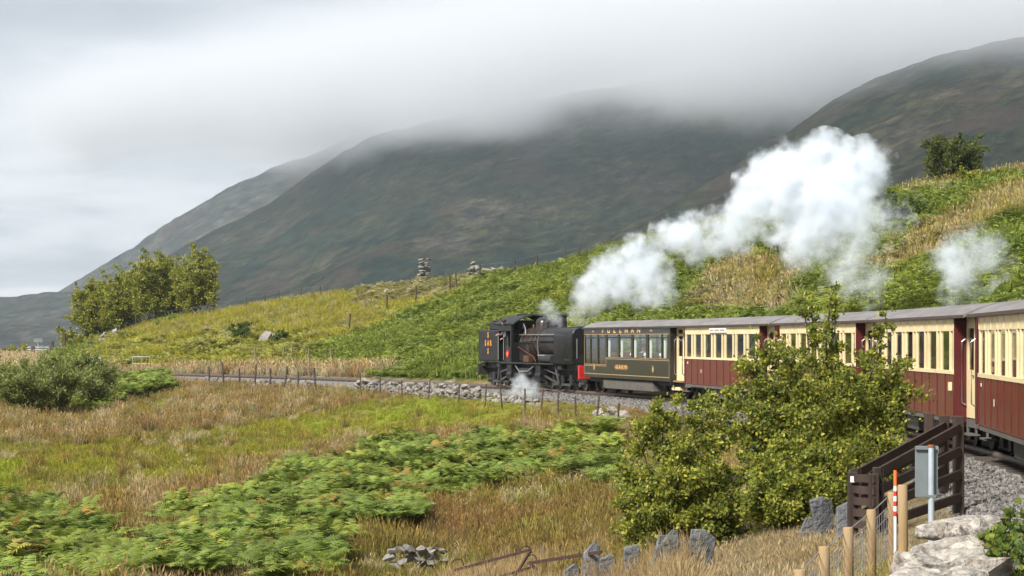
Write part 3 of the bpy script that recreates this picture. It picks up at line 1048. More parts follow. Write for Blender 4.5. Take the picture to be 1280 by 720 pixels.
    for zx in (142, 670):
        xe = X(zx)
        MB().box(xe - 0.14, xe + 0.14, Y1 + 0.013, Y1 + 0.018, 2.38, 2.43).box(xe - 0.05, xe + 0.05, Y1 + 0.013, Y1 + 0.0175, 2.35, 2.46).build('scroll_ornament', M['goldline'], root)
    # front end with windows, rear end and vestibule with cream door
    e = MB().box(h - 0.05, h - 0.002, -Y1 + 0.05, Y1 - 0.05, 0.6, 1.3).box(h - 0.05, h - 0.002, -Y1 + 0.05, Y1 - 0.05, 2.1, 2.54)
    for y in (-1.0, -0.33, 0.33, 0.9):
        e.box(h - 0.05, h - 0.002, y, y + 0.08, 1.3, 2.1)
    e.build('front_end', M['olive'], root)
    for y0, y1 in ((Yv - 0.03, Y1 + 0.004), (-Y1 - 0.004, -Yv + 0.03)):
        MB().box(-h - 0.03, -h - 0.001, y0, y1, 0.52, 2.54).build('end_panel', M['darkboard'], root)
    MB().box(-h - 0.03, -h - 0.001, -Yv + 0.03, -0.35, 0.66, 2.54).box(-h - 0.03, -h - 0.001, 0.35, Yv - 0.03, 0.66, 2.54).build('partition', M['interior'], root)
    MB().box(-h - V_, -h - V_ + 0.14, Yv - 0.05, Yv, 0.55, 2.54).box(-h - V_, -h - V_ + 0.14, -Yv, -Yv + 0.05, 0.55, 2.54).box(-h - V_ + 0.002, -h - V_ + 0.04, -Yv + 0.05, Yv - 0.05, 0.55, 1.2).box(-h - V_ + 0.002, -h - V_ + 0.04, -Yv + 0.05, Yv - 0.05, 2.2, 2.54).build('vestibule_end', M['darkboard'], root)
    xi, xo = -h - V_ + 0.15, -h - 0.04
    d = MB().box(xi, xo, Yv - 0.05, Yv - 0.01, 0.62, 1.5).box(xi, xo, Yv - 0.05, Yv - 0.01, 2.2, 2.28).box(xi, xo, Yv - 0.05, Yv - 0.01, 2.42, 2.54)
    d.box(xi, xi + 0.15, Yv - 0.05, Yv - 0.01, 1.5, 2.42).box(xo - 0.15, xo, Yv - 0.05, Yv - 0.01, 1.5, 2.42)
    do = d.build('door', M['cream'], root)
    MB().box(xi + 0.15, xo - 0.15, Yv - 0.033, Yv - 0.027, 1.5, 2.2).build('door_pane', M['glass'], do)
    MB().box(xi + 0.1, xi + 0.2, Yv - 0.009, Yv + 0.02, 1.38, 1.41).build('door_handle', M['metal'], do)
    for xr in (-h - 0.075, -h - V_ + 0.05):
        MB().tube([(xr, Yv + 0.02, 0.85), (xr, Yv + 0.09, 0.9), (xr, Yv + 0.09, 2.05), (xr, Yv + 0.02, 2.1)], 0.014, 8).build('handrail', M['metal'], root, True)
    for sx in (1, -1):
        x = h if sx > 0 else -h - V_
        MB().bar((x, 0, 0.42), (x + sx * 0.3, 0, 0.42), 0.16, 0.14).build('coupling', M['underdark'], root)
    # tables with white lamps, and armchairs
    for zx in (330, 440, 560, 690):
        x = X(zx)
        MB().box(x - 0.28, x + 0.28, 0.3, 0.95, 1.36, 1.39).build('table', M['white'], root)
        MB().lathe([(0.0, 0.0), (0.05, 0.0), (0.02, 0.03), (0.015, 0.1), (0.075, 0.1), (0.05, 0.2), (0.0, 0.2)], (x - 0.05, 0.8, 1.392), 10).build('table_lamp', M['white'], root, True)
        for sx in (-1, 1):
            MB().box(x + sx * 0.6 - 0.07, x + sx * 0.6 + 0.07, 0.3, 0.9, 0.66, 1.6).box(x + sx * 0.45 - 0.15, x + sx * 0.45 + 0.15, 0.3, 0.9, 0.66, 1.1).build('armchair', M['seat'], root, bevel=0.03)
    ro = MB().prism(roof_prof(HW + 0.07, 2.53, 2.80), -h - V_ - 0.06, h + 0.08).build('roof', M['roof'], root, True)
    MB().box(-h - V_ - 0.065, h + 0.085, HW + 0.055, HW + 0.085, 2.49, 2.545).box(-h - V_ - 0.065, h + 0.085, -HW - 0.085, -HW - 0.055, 2.49, 2.545).build('gutter', M['darkboard'], ro)
    # brake gear and a cream buffer step low at the rear
    MB().box(-h - 0.35, -h + 0.4, 0.55, 0.85, 0.3, 0.42).build('step', M['cream'], root, bevel=0.02)
    return root


make_pullman()


# ------------------------------------------------------------------ articulated steam locomotive
def make_loco():
    ref = 43.5
    root = thing('steam_locomotive', 'black articulated steam locomotive with steaming chimney at the head of the train', 'locomotive')
    put_on_track(root, ref)
    S = lambda s: s - ref
    B = M['black']
    xb0, xb1 = S(46.6), S(49.1)        # bunker
    xt0, xt1 = S(38.15), S(40.1)       # water tank next to the carriages
    # leading unit: tank and coal bunker
    bk = MB().box(xb0, xb1, -1.03, 1.03, 1.10, 2.50).build('bunker_tank', B, root, bevel=0.05)
    MB().box(xb0 - 0.02, xb1 - 0.75, -0.80, 0.80, 2.50, 2.86).build('coal_bunker', B, root, bevel=0.04)
    MB().box(xb0 + 0.1, xb1 - 0.85, -0.7, 0.7, 2.86, 2.93).build('coal', M['coal'], root, bevel=0.05)
    MB().box(xb0 - 0.001, xb0 + 0.35, 1.031, 1.036, 1.12, 1.42).build('footstep_recess', M['underdark'], bk)
    xl = (xb0 + xb1) / 2 - 0.03
    for ch, dx, dz in (('S', 0, 0.36), ('A', 0, 0), ('S', 0, -0.36), ('S', 0.33, 0), ('R', -0.33, 0)):
        side_text(ch, xl + dx, 1.036, 1.90 + dz, 0.34, M['orange'], bk, name='letter', bold=0.010).scale = (0.85, 1, 1)
    # water tank with rounded top at the chimney end
    prof = [(-1.03, 1.08), (1.03, 1.08), (1.03, 2.2)]
    for k in range(7):
        a = math.pi / 2 * k / 6
        prof.append((1.03 - 0.34 * (1 - math.cos(a)), 2.2 + 0.34 * math.sin(a)))
    for k in range(7):
        a = math.pi / 2 * (1 - k / 6)
        prof.append((-(1.03 - 0.34 * (1 - math.cos(a))), 2.2 + 0.34 * math.sin(a)))
    tk = MB().prism(prof, xt0, xt1).build('water_tank', B, root, True, bevel=0.02)
    MB().box(xt0 + 0.2, xt1 - 0.4, -0.3, 0.3, 2.53, 2.62).build('tank_filler', B, tk, bevel=0.03)
    MB().box(xt0 + 0.05, xt0 + 0.7, 1.031, 1.1, 1.22, 1.27).build('tank_step', M['blackmatt'], tk)
    # end plate, red buffer beam, coupling
    MB().box(xt0 - 0.52, xt0 - 0.40, -0.95, 0.95, 0.48, 1.02).build('buffer_beam', M['red'], root, bevel=0.02)
    MB().box(xt0 - 0.42, xt0 + 0.3, -0.8, 0.8, 0.9, 1.06).build('rear_platform', M['blackmatt'], root)
    MB().bar((xt0 - 0.52, 0, 0.45), (xt0 - 0.85, 0, 0.45), 0.16, 0.14).build('coupling', M['underdark'], root)
    MB().tube([(xt0 - 0.01, 0.82, 1.3), (xt0 - 0.01, 0.82, 2.1)], 0.02, 8).build('handrail', M['metal'], root, True)
    MB().box(xb1 + 0.25, xb1 + 0.36, -0.95, 0.95, 0.48, 0.98).build('buffer_beam', M['blackmatt'], root, bevel=0.02)
    MB().box(xb1 - 0.3, xb1 + 0.26, -0.8, 0.8, 0.88, 1.04).build('front_platform', M['blackmatt'], root)
    # cradle frame
    fr = MB()
    for sy in (1, -1):
        fr.box(xt0 + 0.1, xb1 - 0.1, sy * 0.62 - 0.05, sy * 0.62 + 0.05, 0.80, 1.06)
        fr.box(S(40.2), S(46.6), sy * 0.98 - 0.05, sy * 0.98 + 0.05, 1.03, 1.09)
        fr.box(S(40.2), S(46.6), *sorted((sy * 0.62, sy * 1.0)), 1.05, 1.075)
    fr.build('cradle_frame', M['blackmatt'], root)
    # boiler, firebox, smokebox
    zc, r = 1.95, 0.62
    MB().tube([(S(42.6), 0, zc), (S(45.0), 0, zc)], r, 32).build('boiler', M['boiler'], root, True)
    MB().tube([(S(40.25), 0, zc), (S(42.6), 0, zc)], r + 0.025, 32).build('smokebox', M['blackmatt'], root, True)
    MB().tube([(S(40.15), 0, zc), (S(40.25), 0, zc)], [r * 0.8, r * 0.98], 32).build('smokebox_door', M['blackmatt'], root, True)
    for s in (42.62, 43.15, 43.7, 44.25, 44.8):
        MB().tube([(S(s) - 0.035, 0, zc), (S(s) + 0.035, 0, zc)], r + 0.032, 32).build('boiler_band', M['band'], root, True)
    MB().box(S(43.9), S(45.0), -0.66, 0.66, 1.12, 1.95).build('firebox', M['boiler'], root, bevel=0.05)
    MB().box(S(40.9), S(42.4), -0.42, 0.42, 1.06, 1.45).build('smokebox_saddle', M['blackmatt'], root, bevel=0.03)
    # chimney with flared rim, domes
    MB().lathe([(0.30, 0.0), (0.25, 0.08), (0.215, 0.16), (0.205, 0.55), (0.215, 0.60), (0.285, 0.62), (0.295, 0.69), (0.285, 0.71), (0.20, 0.71), (0.18, 0.5)],
               (S(41.7), 0, 2.46), 28).build('chimney', M['blackmatt'], root, True)
    MB().lathe([(0.40, 0.0), (0.38, 0.12), (0.36, 0.38), (0.30, 0.50), (0.18, 0.57), (0.0, 0.585)], (S(43.7), 0, 2.44), 28).build('steam_dome', M['boiler'], root, True)
    sdm = MB().prism([(-0.3, 0), (0.3, 0), (0.27, 0.3), (0.12, 0.42), (-0.12, 0.42), (-0.27, 0.3)], S(42.7), S(43.15))
    so = sdm.build('sand_dome', M['blackmatt'], root, True); so.location = (0, 0, 2.5)
    for dy in (-0.12, 0.12):
        MB().lathe([(0.05, 0), (0.05, 0.14), (0.03, 0.2), (0, 0.21)], (S(44.6), dy, 2.52), 10).build('safety_valve', M['copper'], root, True)
    # cab
    xc0, xc1 = S(44.95), S(46.55)
    cab = MB()
    for sy in (1, -1):
        y0, y1 = sorted((sy * 1.03, sy * 0.99))
        cab.box(xc0, xc0 + 0.80, y0, y1, 1.10, 1.75)
        cab.box(xc0, xc0 + 0.14, y0, y1, 1.75, 2.45).box(xc0 + 0.66, xc0 + 0.80, y0, y1, 1.75, 2.45)
        cab.box(xc0, xc1, y0, y1, 2.45, 2.78)
        cab.box(xc1 - 0.08, xc1, y0, y1, 1.10, 2.45)
    cab.box(xc0, xc0 + 0.04, -0.99, -0.66, 1.10, 2.78).box(xc0, xc0 + 0.04, 0.66, 0.99, 1.10, 1.95).box(xc0, xc0 + 0.04, 0.92, 0.99, 1.95, 2.78).box(xc0, xc0 + 0.04, 0.55, 0.66, 2.3, 2.78)
    cab.box(xc0, xc0 + 0.04, -0.66, 0.60, 2.5, 2.9)
    cab.box(xc1 - 0.04, xc1, -0.99, 0.99, 1.10, 1.9)
    cb = cab.build('cab', B, root)
    MB().box(xc0 + 0.01, xc0 + 0.02, 0.66, 0.92, 1.95, 2.5).build('cab_pane', M['glass'], cb)
    MB().box(xc0, xc1, -0.98, 0.98, 1.06, 1.10).build('cab_floor', M['blackmatt'], cb)
    ring = MB().tube([(xc0 + 0.42, 1.031, 1.45), (xc0 + 0.42, 1.05, 1.45)], 0.17, 24)
    ro = ring.build('round_plate', M['red'], cb, True)
    MB().tube([(xc0 + 0.42, 1.051, 1.45), (xc0 + 0.42, 1.058, 1.45)], 0.07, 16).build('plate_boss', M['orange'], ro, True)
    pr = []
    for k in range(13):
        a = -1 + 2 * k / 12
        pr.append((1.10 * a, 2.76 + 0.40 * (1 - abs(a) ** 2.2)))
    pr += [(y * 0.97, z - 0.05) for y, z in reversed(pr)]
    MB().prism(pr, xc0 - 0.35, xc1 + 0.25).build('cab_roof', M['blackmatt'], root, True)
    MB().box(xc0 + 0.3, xc1 - 0.5, -0.35, 0.35, 3.13, 3.2).build('roof_ventilator', M['blackmatt'], root, bevel=0.02)
    for xr in (xc0 + 0.83, xc1 - 0.1):
        MB().tube([(xr, 1.03, 1.15), (xr, 1.07, 1.2), (xr, 1.07, 2.3), (xr, 1.03, 2.35)], 0.016, 8).build('handrail', M['metal'], cb, True)
    # pipes along the boiler
    for sy in (1, -1):
        MB().tube([(S(40.3), sy * 0.67, 2.28), (S(44.9), sy * 0.67, 2.28)], 0.022, 8).build('handrail', M['metal'], root, True)
        MB().tube([(S(40.6), sy * 0.70, 2.02), (S(43.0), sy * 0.71, 2.02), (S(44.8), sy * 0.72, 1.95)], 0.028, 8).build('pipe', M['copper'] if sy < 0 else M['blackmatt'], root, True)
        MB().tube([(S(44.85), sy * 0.75, 1.75), (S(44.0), sy * 0.76, 1.55), (S(43.1), sy * 0.74, 1.35), (S(42.9), sy * 0.7, 1.12)], 0.03, 8).build('pipe', M['copper'], root, True)
        MB().tube([(S(42.6), sy * 0.66, 2.25), (S(42.45), sy * 0.8, 1.9), (S(42.3), sy * 0.82, 1.4), (S(42.2), sy * 0.8, 1.08)], 0.045, 8).build('pipe', M['blackmatt'], root, True)
        MB().tube([(S(44.9), sy * 0.5, 2.55), (S(44.7), sy * 0.55, 2.75), (S(44.5), sy * 0.55, 2.55), (S(44.3), sy * 0.62, 2.3)], 0.025, 8).build('pipe', M['metal'], root, True)
        MB().box(S(43.15), S(43.75), *sorted((sy * 0.72, sy * 0.96)), 1.10, 1.38).build('lubricator_box', M['copper'], root, bevel=0.02)
        MB().box(S(41.2), S(42.0), *sorted((sy * 0.70, sy * 0.98)), 1.38, 1.44).build('walkway_plate', M['metal'], root)
        MB().tube([(S(40.6), sy * 0.86, 1.25), (S(41.9), sy * 0.86, 1.25)], 0.15, 16).build('air_reservoir', M['blackmatt'], root, True)
    # engine units: frames, wheels, cylinders, rods
    for (xa, xbn, cyl_end) in ((S(37.9), S(42.3), 1), (S(45.1), S(49.3), -1)):
        eu = MB()
        for sy in (1, -1):
            eu.box(xa, xbn, sy * 0.44 - 0.03, sy * 0.44 + 0.03, 0.36, 0.82)
        eu.box(xa + 0.2, xbn - 0.2, -0.40, 0.40, 0.55, 0.75)
        un = eu.build('engine_frame', M['underdark'], root)
        cxm = (xa + xbn) / 2
        drv = [cxm - 0.92, cxm, cxm + 0.92]
        for x in drv:
            for sy in (1, -1):
                w = MB()
                yo = sy * 0.33
                R_ = 0.40
                w.tube([(x, yo - 0.05, R_), (x, yo + 0.05, R_)], R_, 28)
                w.tube([(x, yo + sy * 0.04, R_), (x, yo + sy * 0.24, R_)], 0.11, 14)
                wo = w.build('driving_wheel', M['black'], un, True)
                MB().tube([(x, yo + sy * 0.051, R_), (x, yo + sy * 0.056, R_)], R_ * 0.86, 28).build('wheel_face', M['blackmatt'], un, True)
                # outside crank web and counterweight
                MB().bar((x, sy * 0.62, R_ - 0.2), (x, sy * 0.62, R_ + 0.22), 0.07, 0.24, (1, 0, 0)).build('crank', M['blackmatt'], un)
        for x in (drv[0] - 0.85, drv[2] + 0.85):
            for sy in (1, -1):
                MB().tube([(x, sy * 0.33 - 0.05, 0.25), (x, sy * 0.33 + 0.05, 0.25)], 0.25, 22).tube([(x, sy * 0.44, 0.25), (x, sy * 0.62, 0.25)], 0.1, 12).build('carrying_wheel', M['rod'] if sy > 0 else M['black'], un, True)
        for sy in (1, -1):
            xcyl = drv[2] + 0.95 if cyl_end > 0 else drv[0] - 0.95
            MB().tube([(xcyl - 0.30, sy * 0.80, 0.55), (xcyl + 0.30, sy * 0.80, 0.55)], 0.22, 20).box(xcyl - 0.27, xcyl + 0.27, *sorted((sy * 0.6, sy * 0.98)), 0.68, 0.98).build('cylinder', M['black'], un, True)
            MB().bar((drv[0], sy * 0.68, 0.22), (drv[2], sy * 0.68, 0.22), 0.04, 0.09).build('coupling_rod', M['rod'], un)
            MB().bar((drv[1], sy * 0.74, 0.22), (xcyl - cyl_end * 0.35, sy * 0.80, 0.55), 0.04, 0.08).build('connecting_rod', M['rod'], un)
            MB().bar((drv[1], sy * 0.78, 0.6), (xcyl - cyl_end * 0.1, sy * 0.80, 0.86), 0.035, 0.06).build('valve_rod', M['rod'], un)
            MB().bar((drv[1], sy * 0.80, 0.25), (drv[1] + cyl_end * 0.3, sy * 0.82, 0.95), 0.05, 0.10).build('expansion_link', M['rod'], un)
            MB().box(drv[1] - 0.5, drv[1] - 0.1, *sorted((sy * 0.6, sy * 0.9)), 0.85, 1.0).build('motion_bracket', M['blackmatt'], un)
            MB().tube([(drv[0] - 0.3, sy * 0.66, 1.0), (drv[0] - 0.32, sy * 0.70, 0.5), (drv[0] - 0.15, sy * 0.40, 0.08)], 0.022, 6).build('sand_pipe', M['rod'], un, True)
    # headlamp
    MB().tube([(xb1 + 0.0, 0, 2.6), (xb1 + 0.25, 0, 2.6)], 0.16, 16).build('headlamp', M['blackmatt'], root, True)
    # swirl of pipework under the cab
    MB().tube([(S(44.8), 0.9, 0.95), (S(44.2), 0.95, 0.70), (S(43.2), 0.95, 0.72), (S(42.6), 0.92, 0.95)], 0.03, 8).build('pipe', M['metal'], root, True)
    MB().box(S(43.0), S(44.4), 0.55, 0.93, 0.55, 0.85).build('air_tank', M['blackmatt'], root, bevel=0.05)
    return root, S


LOCO, LS = make_loco()


# ------------------------------------------------------------------ driver leaning from the cab doorway
def skin_body(name, pts, edges, radii, material, parent=None, sub=2):
    me = bpy.data.meshes.new(name)
    me.from_pydata(pts, edges, [])
    o = bpy.data.objects.new(name, me)
    COL.objects.link(o)
    m = o.modifiers.new('skin', 'SKIN')
    sv = me.skin_vertices[0].data
    for i, r in enumerate(radii):
        sv[i].radius = (r, r) if isinstance(r, (int, float)) else r
        sv[i].use_root = (i == 0)
    s = o.modifiers.new('sub', 'SUBSURF'); s.levels = sub; s.render_levels = sub
    dg = bpy.context.evaluated_depsgraph_get()
    me2 = bpy.data.meshes.new_from_object(o.evaluated_get(dg))
    bpy.data.objects.remove(o)
    for p in me2.polygons:
        p.use_smooth = True
    me2.materials.clear(); me2.materials.append(material)
    return obj(name, me2, parent)


def make_driver():
    th = 45.85 / RS
    root = thing('person', 'engine crew member in grey overalls and dark cap leaning from the locomotive cab doorway', 'person')
    put_on_track(root, 45.98)
    root.location.z = 1.10
    # local: +y out of the cab towards the viewer's side, head turned back along the train (-x)
    pts = [(0, 0.72, 0.88), (0, 0.76, 1.10), (-0.01, 0.84, 1.34), (-0.02, 0.90, 1.46), (-0.03, 0.95, 1.56),
           (-0.19, 0.86, 1.38), (-0.30, 0.98, 1.16), (-0.26, 1.10, 1.02),
           (0.18, 0.86, 1.38), (0.30, 0.96, 1.16), (0.30, 1.08, 1.20),
           (-0.10, 0.72, 0.80), (-0.12, 0.76, 0.42), (-0.12, 0.72, 0.06), (-0.12, 0.86, 0.035),
           (0.10, 0.72, 0.80), (0.13, 0.74, 0.42), (0.13, 0.70, 0.06), (0.13, 0.84, 0.035)]
    ed = [(0, 1), (1, 2), (2, 3), (3, 4), (2, 5), (5, 6), (6, 7), (2, 8), (8, 9), (9, 10), (0, 11), (11, 12), (12, 13), (13, 14), (0, 15), (15, 16), (16, 17), (17, 18)]
    rad = [(0.16, 0.12), (0.15, 0.11), (0.17, 0.11), 0.07, 0.055, 0.075, 0.055, 0.04, 0.075, 0.055, 0.04, 0.095, 0.07, 0.05, 0.04, 0.095, 0.07, 0.05, 0.04]
    skin_body('body', pts, ed, rad, M['overall'], root)
    # head with face, facing back and out
    hd = skin_body('head', [(-0.03, 0.96, 1.55), (-0.045, 0.985, 1.63), (-0.06, 1.0, 1.72), (-0.06, 0.995, 1.79), (-0.12, 1.06, 1.68), (-0.155, 1.075, 1.675)],
                   [(0, 1), (1, 2), (2, 3), (2, 4), (4, 5)], [0.05, 0.075, 0.095, 0.075, 0.03, 0.014], M['skin'], root)
    for dx, dy in ((-0.135, 1.03), (-0.095, 1.07)):
        MB().lathe([(0, -0.012), (0.012, 0), (0, 0.012)], (dx, dy, 1.72), 8).build('eye', M['cap'], hd, True)
    MB().box(-0.150, -0.105, 1.045, 1.075, 1.625, 1.635).build('mouth', M['copper'], hd)
    cp = MB().lathe([(0.105, 1.755), (0.115, 1.78), (0.11, 1.83), (0.07, 1.86), (0, 1.868)], (-0.06, 0.995, 0), 16).build('cap', M['cap'], root, True)
    MB().lathe([(0.0, 1.758), (0.10, 1.758), (0.10, 1.768), (0.0, 1.772)], (-0.11, 1.045, 0), 14).build('cap_peak', M['cap'], cp, True)
    for (c, dirv) in (((-0.26, 1.10, 1.02), -1), ((0.30, 1.08, 1.20), 1)):
        c = Vector(c)
        pp = [tuple(c), tuple(c + Vector((0.0, 0.05, -0.02)))]; ee = [(0, 1)]; rr = [0.035, 0.038]
        for k in range(4):
            b_ = c + Vector(((k - 1.5) * 0.018, 0.08, -0.015))
            pp += [tuple(b_), tuple(b_ + Vector((0, 0.035, -0.02))), tuple(b_ + Vector((0, 0.035 + 0.004 * k, -0.055)))]
            n0 = 2 + 3 * k
            ee += [(1, n0), (n0, n0 + 1), (n0 + 1, n0 + 2)]; rr += [0.011, 0.0095, 0.008]
        b_ = c + Vector((dirv * -0.045, 0.05, -0.015))
        pp += [tuple(b_), tuple(b_ + Vector((dirv * -0.015, 0.035, -0.025)))]; n0 = len(pp) - 2
        ee += [(0, n0), (n0, n0 + 1)]; rr += [0.012, 0.009]
        skin_body('hand', pp, ee, rr, M['skin'], root, 1)


make_driver()


def seated_person(label, s, off, z, shirt):
    """a passenger sitting at a table, facing along the train"""
    root = thing('person', label, 'person')
    put_on_track(root, s, off)
    root.location.z = z
    pts = [(0, 0, 0.08), (0, 0, 0.30), (0.02, 0, 0.50), (0.03, 0, 0.60), (0.02, 0.19, 0.48), (0.10, 0.23, 0.26), (0.32, 0.15, 0.24), (0.02, -0.19, 0.48), (0.10, -0.23, 0.26), (0.32, -0.15, 0.24),
           (0.05, 0.1, 0.05), (0.42, 0.11, 0.06), (0.44, 0.11, -0.36), (0.56, 0.11, -0.40), (0.05, -0.1, 0.05), (0.42, -0.11, 0.06), (0.44, -0.11, -0.36), (0.56, -0.11, -0.40)]
    ed = [(0, 1), (1, 2), (2, 3), (2, 4), (4, 5), (5, 6), (2, 7), (7, 8), (8, 9), (0, 10), (10, 11), (11, 12), (12, 13), (0, 14), (14, 15), (15, 16), (16, 17)]
    rad = [0.15, 0.14, 0.15, 0.06, 0.07, 0.05, 0.035, 0.07, 0.05, 0.035, 0.085, 0.065, 0.045, 0.04, 0.085, 0.065, 0.045, 0.04]
    skin_body('body', pts, ed, rad, shirt, root)
    hd = skin_body('head', [(0.03, 0, 0.58), (0.04, 0, 0.67), (0.05, 0, 0.76), (0.05, 0, 0.83), (0.14, 0, 0.72)], [(0, 1), (1, 2), (2, 3), (2, 4)], [0.05, 0.075, 0.09, 0.07, 0.018], M['skin'], root)
    MB().lathe([(0.10, 0.0), (0.105, 0.06), (0.08, 0.11), (0, 0.125)], (0.03, 0, 0.76), 14).build('hair', M['cap'], hd, True)
    for sy in (-1, 1):
        MB().lathe([(0, -0.01), (0.011, 0), (0, 0.01)], (0.135, sy * 0.032, 0.755), 8).build('eye', M['cap'], hd, True)
        pp = [(0.32, sy * 0.15, 0.24), (0.39, sy * 0.14, 0.235)]; ee = [(0, 1)]; rr = [0.03, 0.032]
        for k in range(4):
            n0 = len(pp)
            pp += [(0.42, sy * 0.14 + (k - 1.5) * 0.018, 0.235), (0.47 + 0.006 * (k % 3), sy * 0.14 + (k - 1.5) * 0.02, 0.22)]
            ee += [(1, n0), (n0, n0 + 1)]; rr += [0.01, 0.008]
        n0 = len(pp)
        pp += [(0.37, sy * 0.10, 0.235), (0.41, sy * 0.085, 0.225)]; ee += [(0, n0), (n0, n0 + 1)]; rr += [0.011, 0.009]
        skin_body('hand', pp, ee, rr, M['skin'], root, 1)


M['blueshirt'] = mat('pale_blue_shirt', (0.28, 0.36, 0.50), 0.8, var=0.08)
seated_person('passenger in a pale blue shirt seated at a window of the olive carriage', s_of_px(797) + 0.55, -0.62, 1.05, M['blueshirt'])


# ------------------------------------------------------------------ scattered ground cover
def blade_mesh(name, n, h, spread, width, lean, head=0.0, seed=0, headcol=(1.15, 1.02, 0.85), basecol=(0.6, 0.65, 0.6)):
    """a tuft: n bent tapered blades, 'tip' colour brightens towards the ends"""
    r = np.random.default_rng(seed)
    V = []; Fc = []; C = []
    for i in range(n):
        a = r.uniform(0, 2 * np.pi); rad = spread * math.sqrt(r.uniform(0, 1))
        b = np.array([rad * math.cos(a), rad * math.sin(a), -0.04])
        hh = h * r.uniform(0.55, 1.0)
        la = r.uniform(0, 2 * np.pi); ll = lean * r.uniform(0.2, 1.0) * hh
        d = np.array([math.cos(la), math.sin(la), 0]) * ll
        wa = r.uniform(0, np.pi)
        w = np.array([math.cos(wa), math.sin(wa), 0]) * width * r.uniform(0.7, 1.2)
        k = len(V)
        p0, p1, p2 = b, b + d * 0.3 + np.array([0, 0, hh * 0.55]), b + d + np.array([0, 0, hh * (1 - 0.25 * ll / max(hh, 0.01))])
        V += [p0 - w, p0 + w, p1 - w * 0.8, p1 + w * 0.8, p2]
        Fc += [(k, k + 1, k + 3), (k, k + 3, k + 2), (k + 2, k + 3, k + 4)]
        tint = r.uniform(0.6, 1.3)
        mid = np.array((0.95, 0.95, 0.9)) * tint
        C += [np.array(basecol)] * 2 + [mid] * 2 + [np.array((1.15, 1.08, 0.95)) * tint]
        if head and r.uniform() < head:
            k = len(V)
            q = p2 - p1; q = q / np.linalg.norm(q)
            hw = w / np.linalg.norm(w) * width * 1.9
            hl = 0.16 * h
            V += [p2 - q * hl * 0.5, p2 + hw, p2 + q * hl, p2 - hw]
            Fc += [(k, k + 1, k + 2), (k, k + 2, k + 3)]
            C += [np.array(headcol) * tint] * 4
    me = npmesh(name, np.array(V), np.array(Fc), M['grass'])
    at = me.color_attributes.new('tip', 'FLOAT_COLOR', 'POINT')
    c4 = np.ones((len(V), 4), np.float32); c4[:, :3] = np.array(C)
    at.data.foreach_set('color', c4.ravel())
    return me


def frond_mesh(name, fronds, length, seed=0, pairs=9):
    """a bracken plant: arching fronds, each with paired tapering side leaflets"""
    r = np.random.default_rng(seed)
    V = []; Fc = []; C = []
    for f in range(fronds):
        a = 2 * np.pi * (f + r.uniform(-0.3, 0.3)) / fronds
        out = np.array([math.cos(a), math.sin(a), 0]); side = np.array([-math.sin(a), math.cos(a), 0])
        Ls = length * r.uniform(0.75, 1.1)
        rise = r.uniform(0.5, 0.85)
        tint = r.uniform(0.78, 1.2)

        def pt(t):
            return out * (Ls * 0.78 * t ** 1.2) + np.array([0, 0, Ls * (rise * math.sin(min(t * 1.9, 2.6)) * 0.8)])
        for i in range(pairs):
            t0 = 0.28 + 0.72 * i / pairs
            t1 = min(t0 + 0.62 / pairs, 1.0)
            p0, p1 = pt(t0), pt(t1)
            wl = Ls * 0.36 * (1 - (t0 - 0.28) / 0.74) ** 0.8 + 0.02
            for sg in (-1, 1):
                k = len(V)
                e = p1 + side * sg * wl + out * 0.25 * wl + np.array([0, 0, r.uniform(-0.28, 0.06) * wl])
                m_ = (p0 + e) / 2 + np.array([0, 0, 0.06 * wl])
                V += [p0, m_ - out * 0.02, e, (p1 + e) / 2 + np.array([0, 0, 0.04 * wl]), p1]
                Fc += [(k, k + 1, k + 4), (k + 1, k + 3, k + 4), (k + 1, k + 2, k + 3)]
                sh = tint * (0.8 + 0.35 * t0) * r.uniform(0.88, 1.12)
                C += [np.array((0.9, 0.95, 0.9)) * sh] * 2 + [np.array((1.15, 1.08, 0.9)) * sh] + [np.array((1.0, 1.0, 0.9)) * sh] * 2
        k = len(V)
        p0, p1 = pt(0.0), pt(0.5)
        V += [p0 - side * 0.006, p0 + side * 0.006, p1]
        Fc += [(k, k + 1, k + 2)]
        C += [np.array((0.9, 0.7, 0.6))] * 3
    me = npmesh(name, np.array(V), np.array(Fc), M['grass'])
    at = me.color_attributes.new('tip', 'FLOAT_COLOR', 'POINT')
    c4 = np.ones((len(V), 4), np.float32); c4[:, :3] = np.array(C)
    at.data.foreach_set('color', c4.ravel())
    return me


def shrub_mesh(name, n, rad, h, leaf, seed=0):
    """a low leafy mound of small folded leaves"""
    r = np.random.default_rng(seed)
    V = []; Fc = []; C = []
    lob = r.normal(0, 1, (7, 3)); lob[:, 2] = abs(lob[:, 2]); lob /= np.linalg.norm(lob, axis=1)[:, None]
    for i in range(n):
        d = r.normal(0, 1, 3); d[2] = abs(d[2]) * 0.9; d /= np.linalg.norm(d)
        bump_ = 0.72 + 0.35 * np.max(lob @ d) ** 6
        p = d * bump_ * r.uniform(0.7, 1.02) * np.array([rad, rad, h])
        t = r.normal(0, 1, 3) + d * 0.8; t /= np.linalg.norm(t)
        s = np.cross(t, r.normal(0, 1, 3)); s /= np.linalg.norm(s)
        k = len(V)
        l = leaf * r.uniform(0.6, 1.3)
        V += [p, p + t * l * 0.5 + s * l * 0.35, p + t * l, p + t * l * 0.5 - s * l * 0.35]
        Fc += [(k, k + 1, k + 2), (k, k + 2, k + 3)]
        c = np.array((1, 1, 1)) * r.uniform(0.7, 1.25)
        C += [c] * 4
    me = npmesh(name, np.array(V), np.array(Fc), M['grass'])
    at = me.color_attributes.new('tip', 'FLOAT_COLOR', 'POINT')
    c4 = np.ones((len(V), 4), np.float32); c4[:, :3] = np.array(C)
    at.data.foreach_set('color', c4.ravel())
    return me


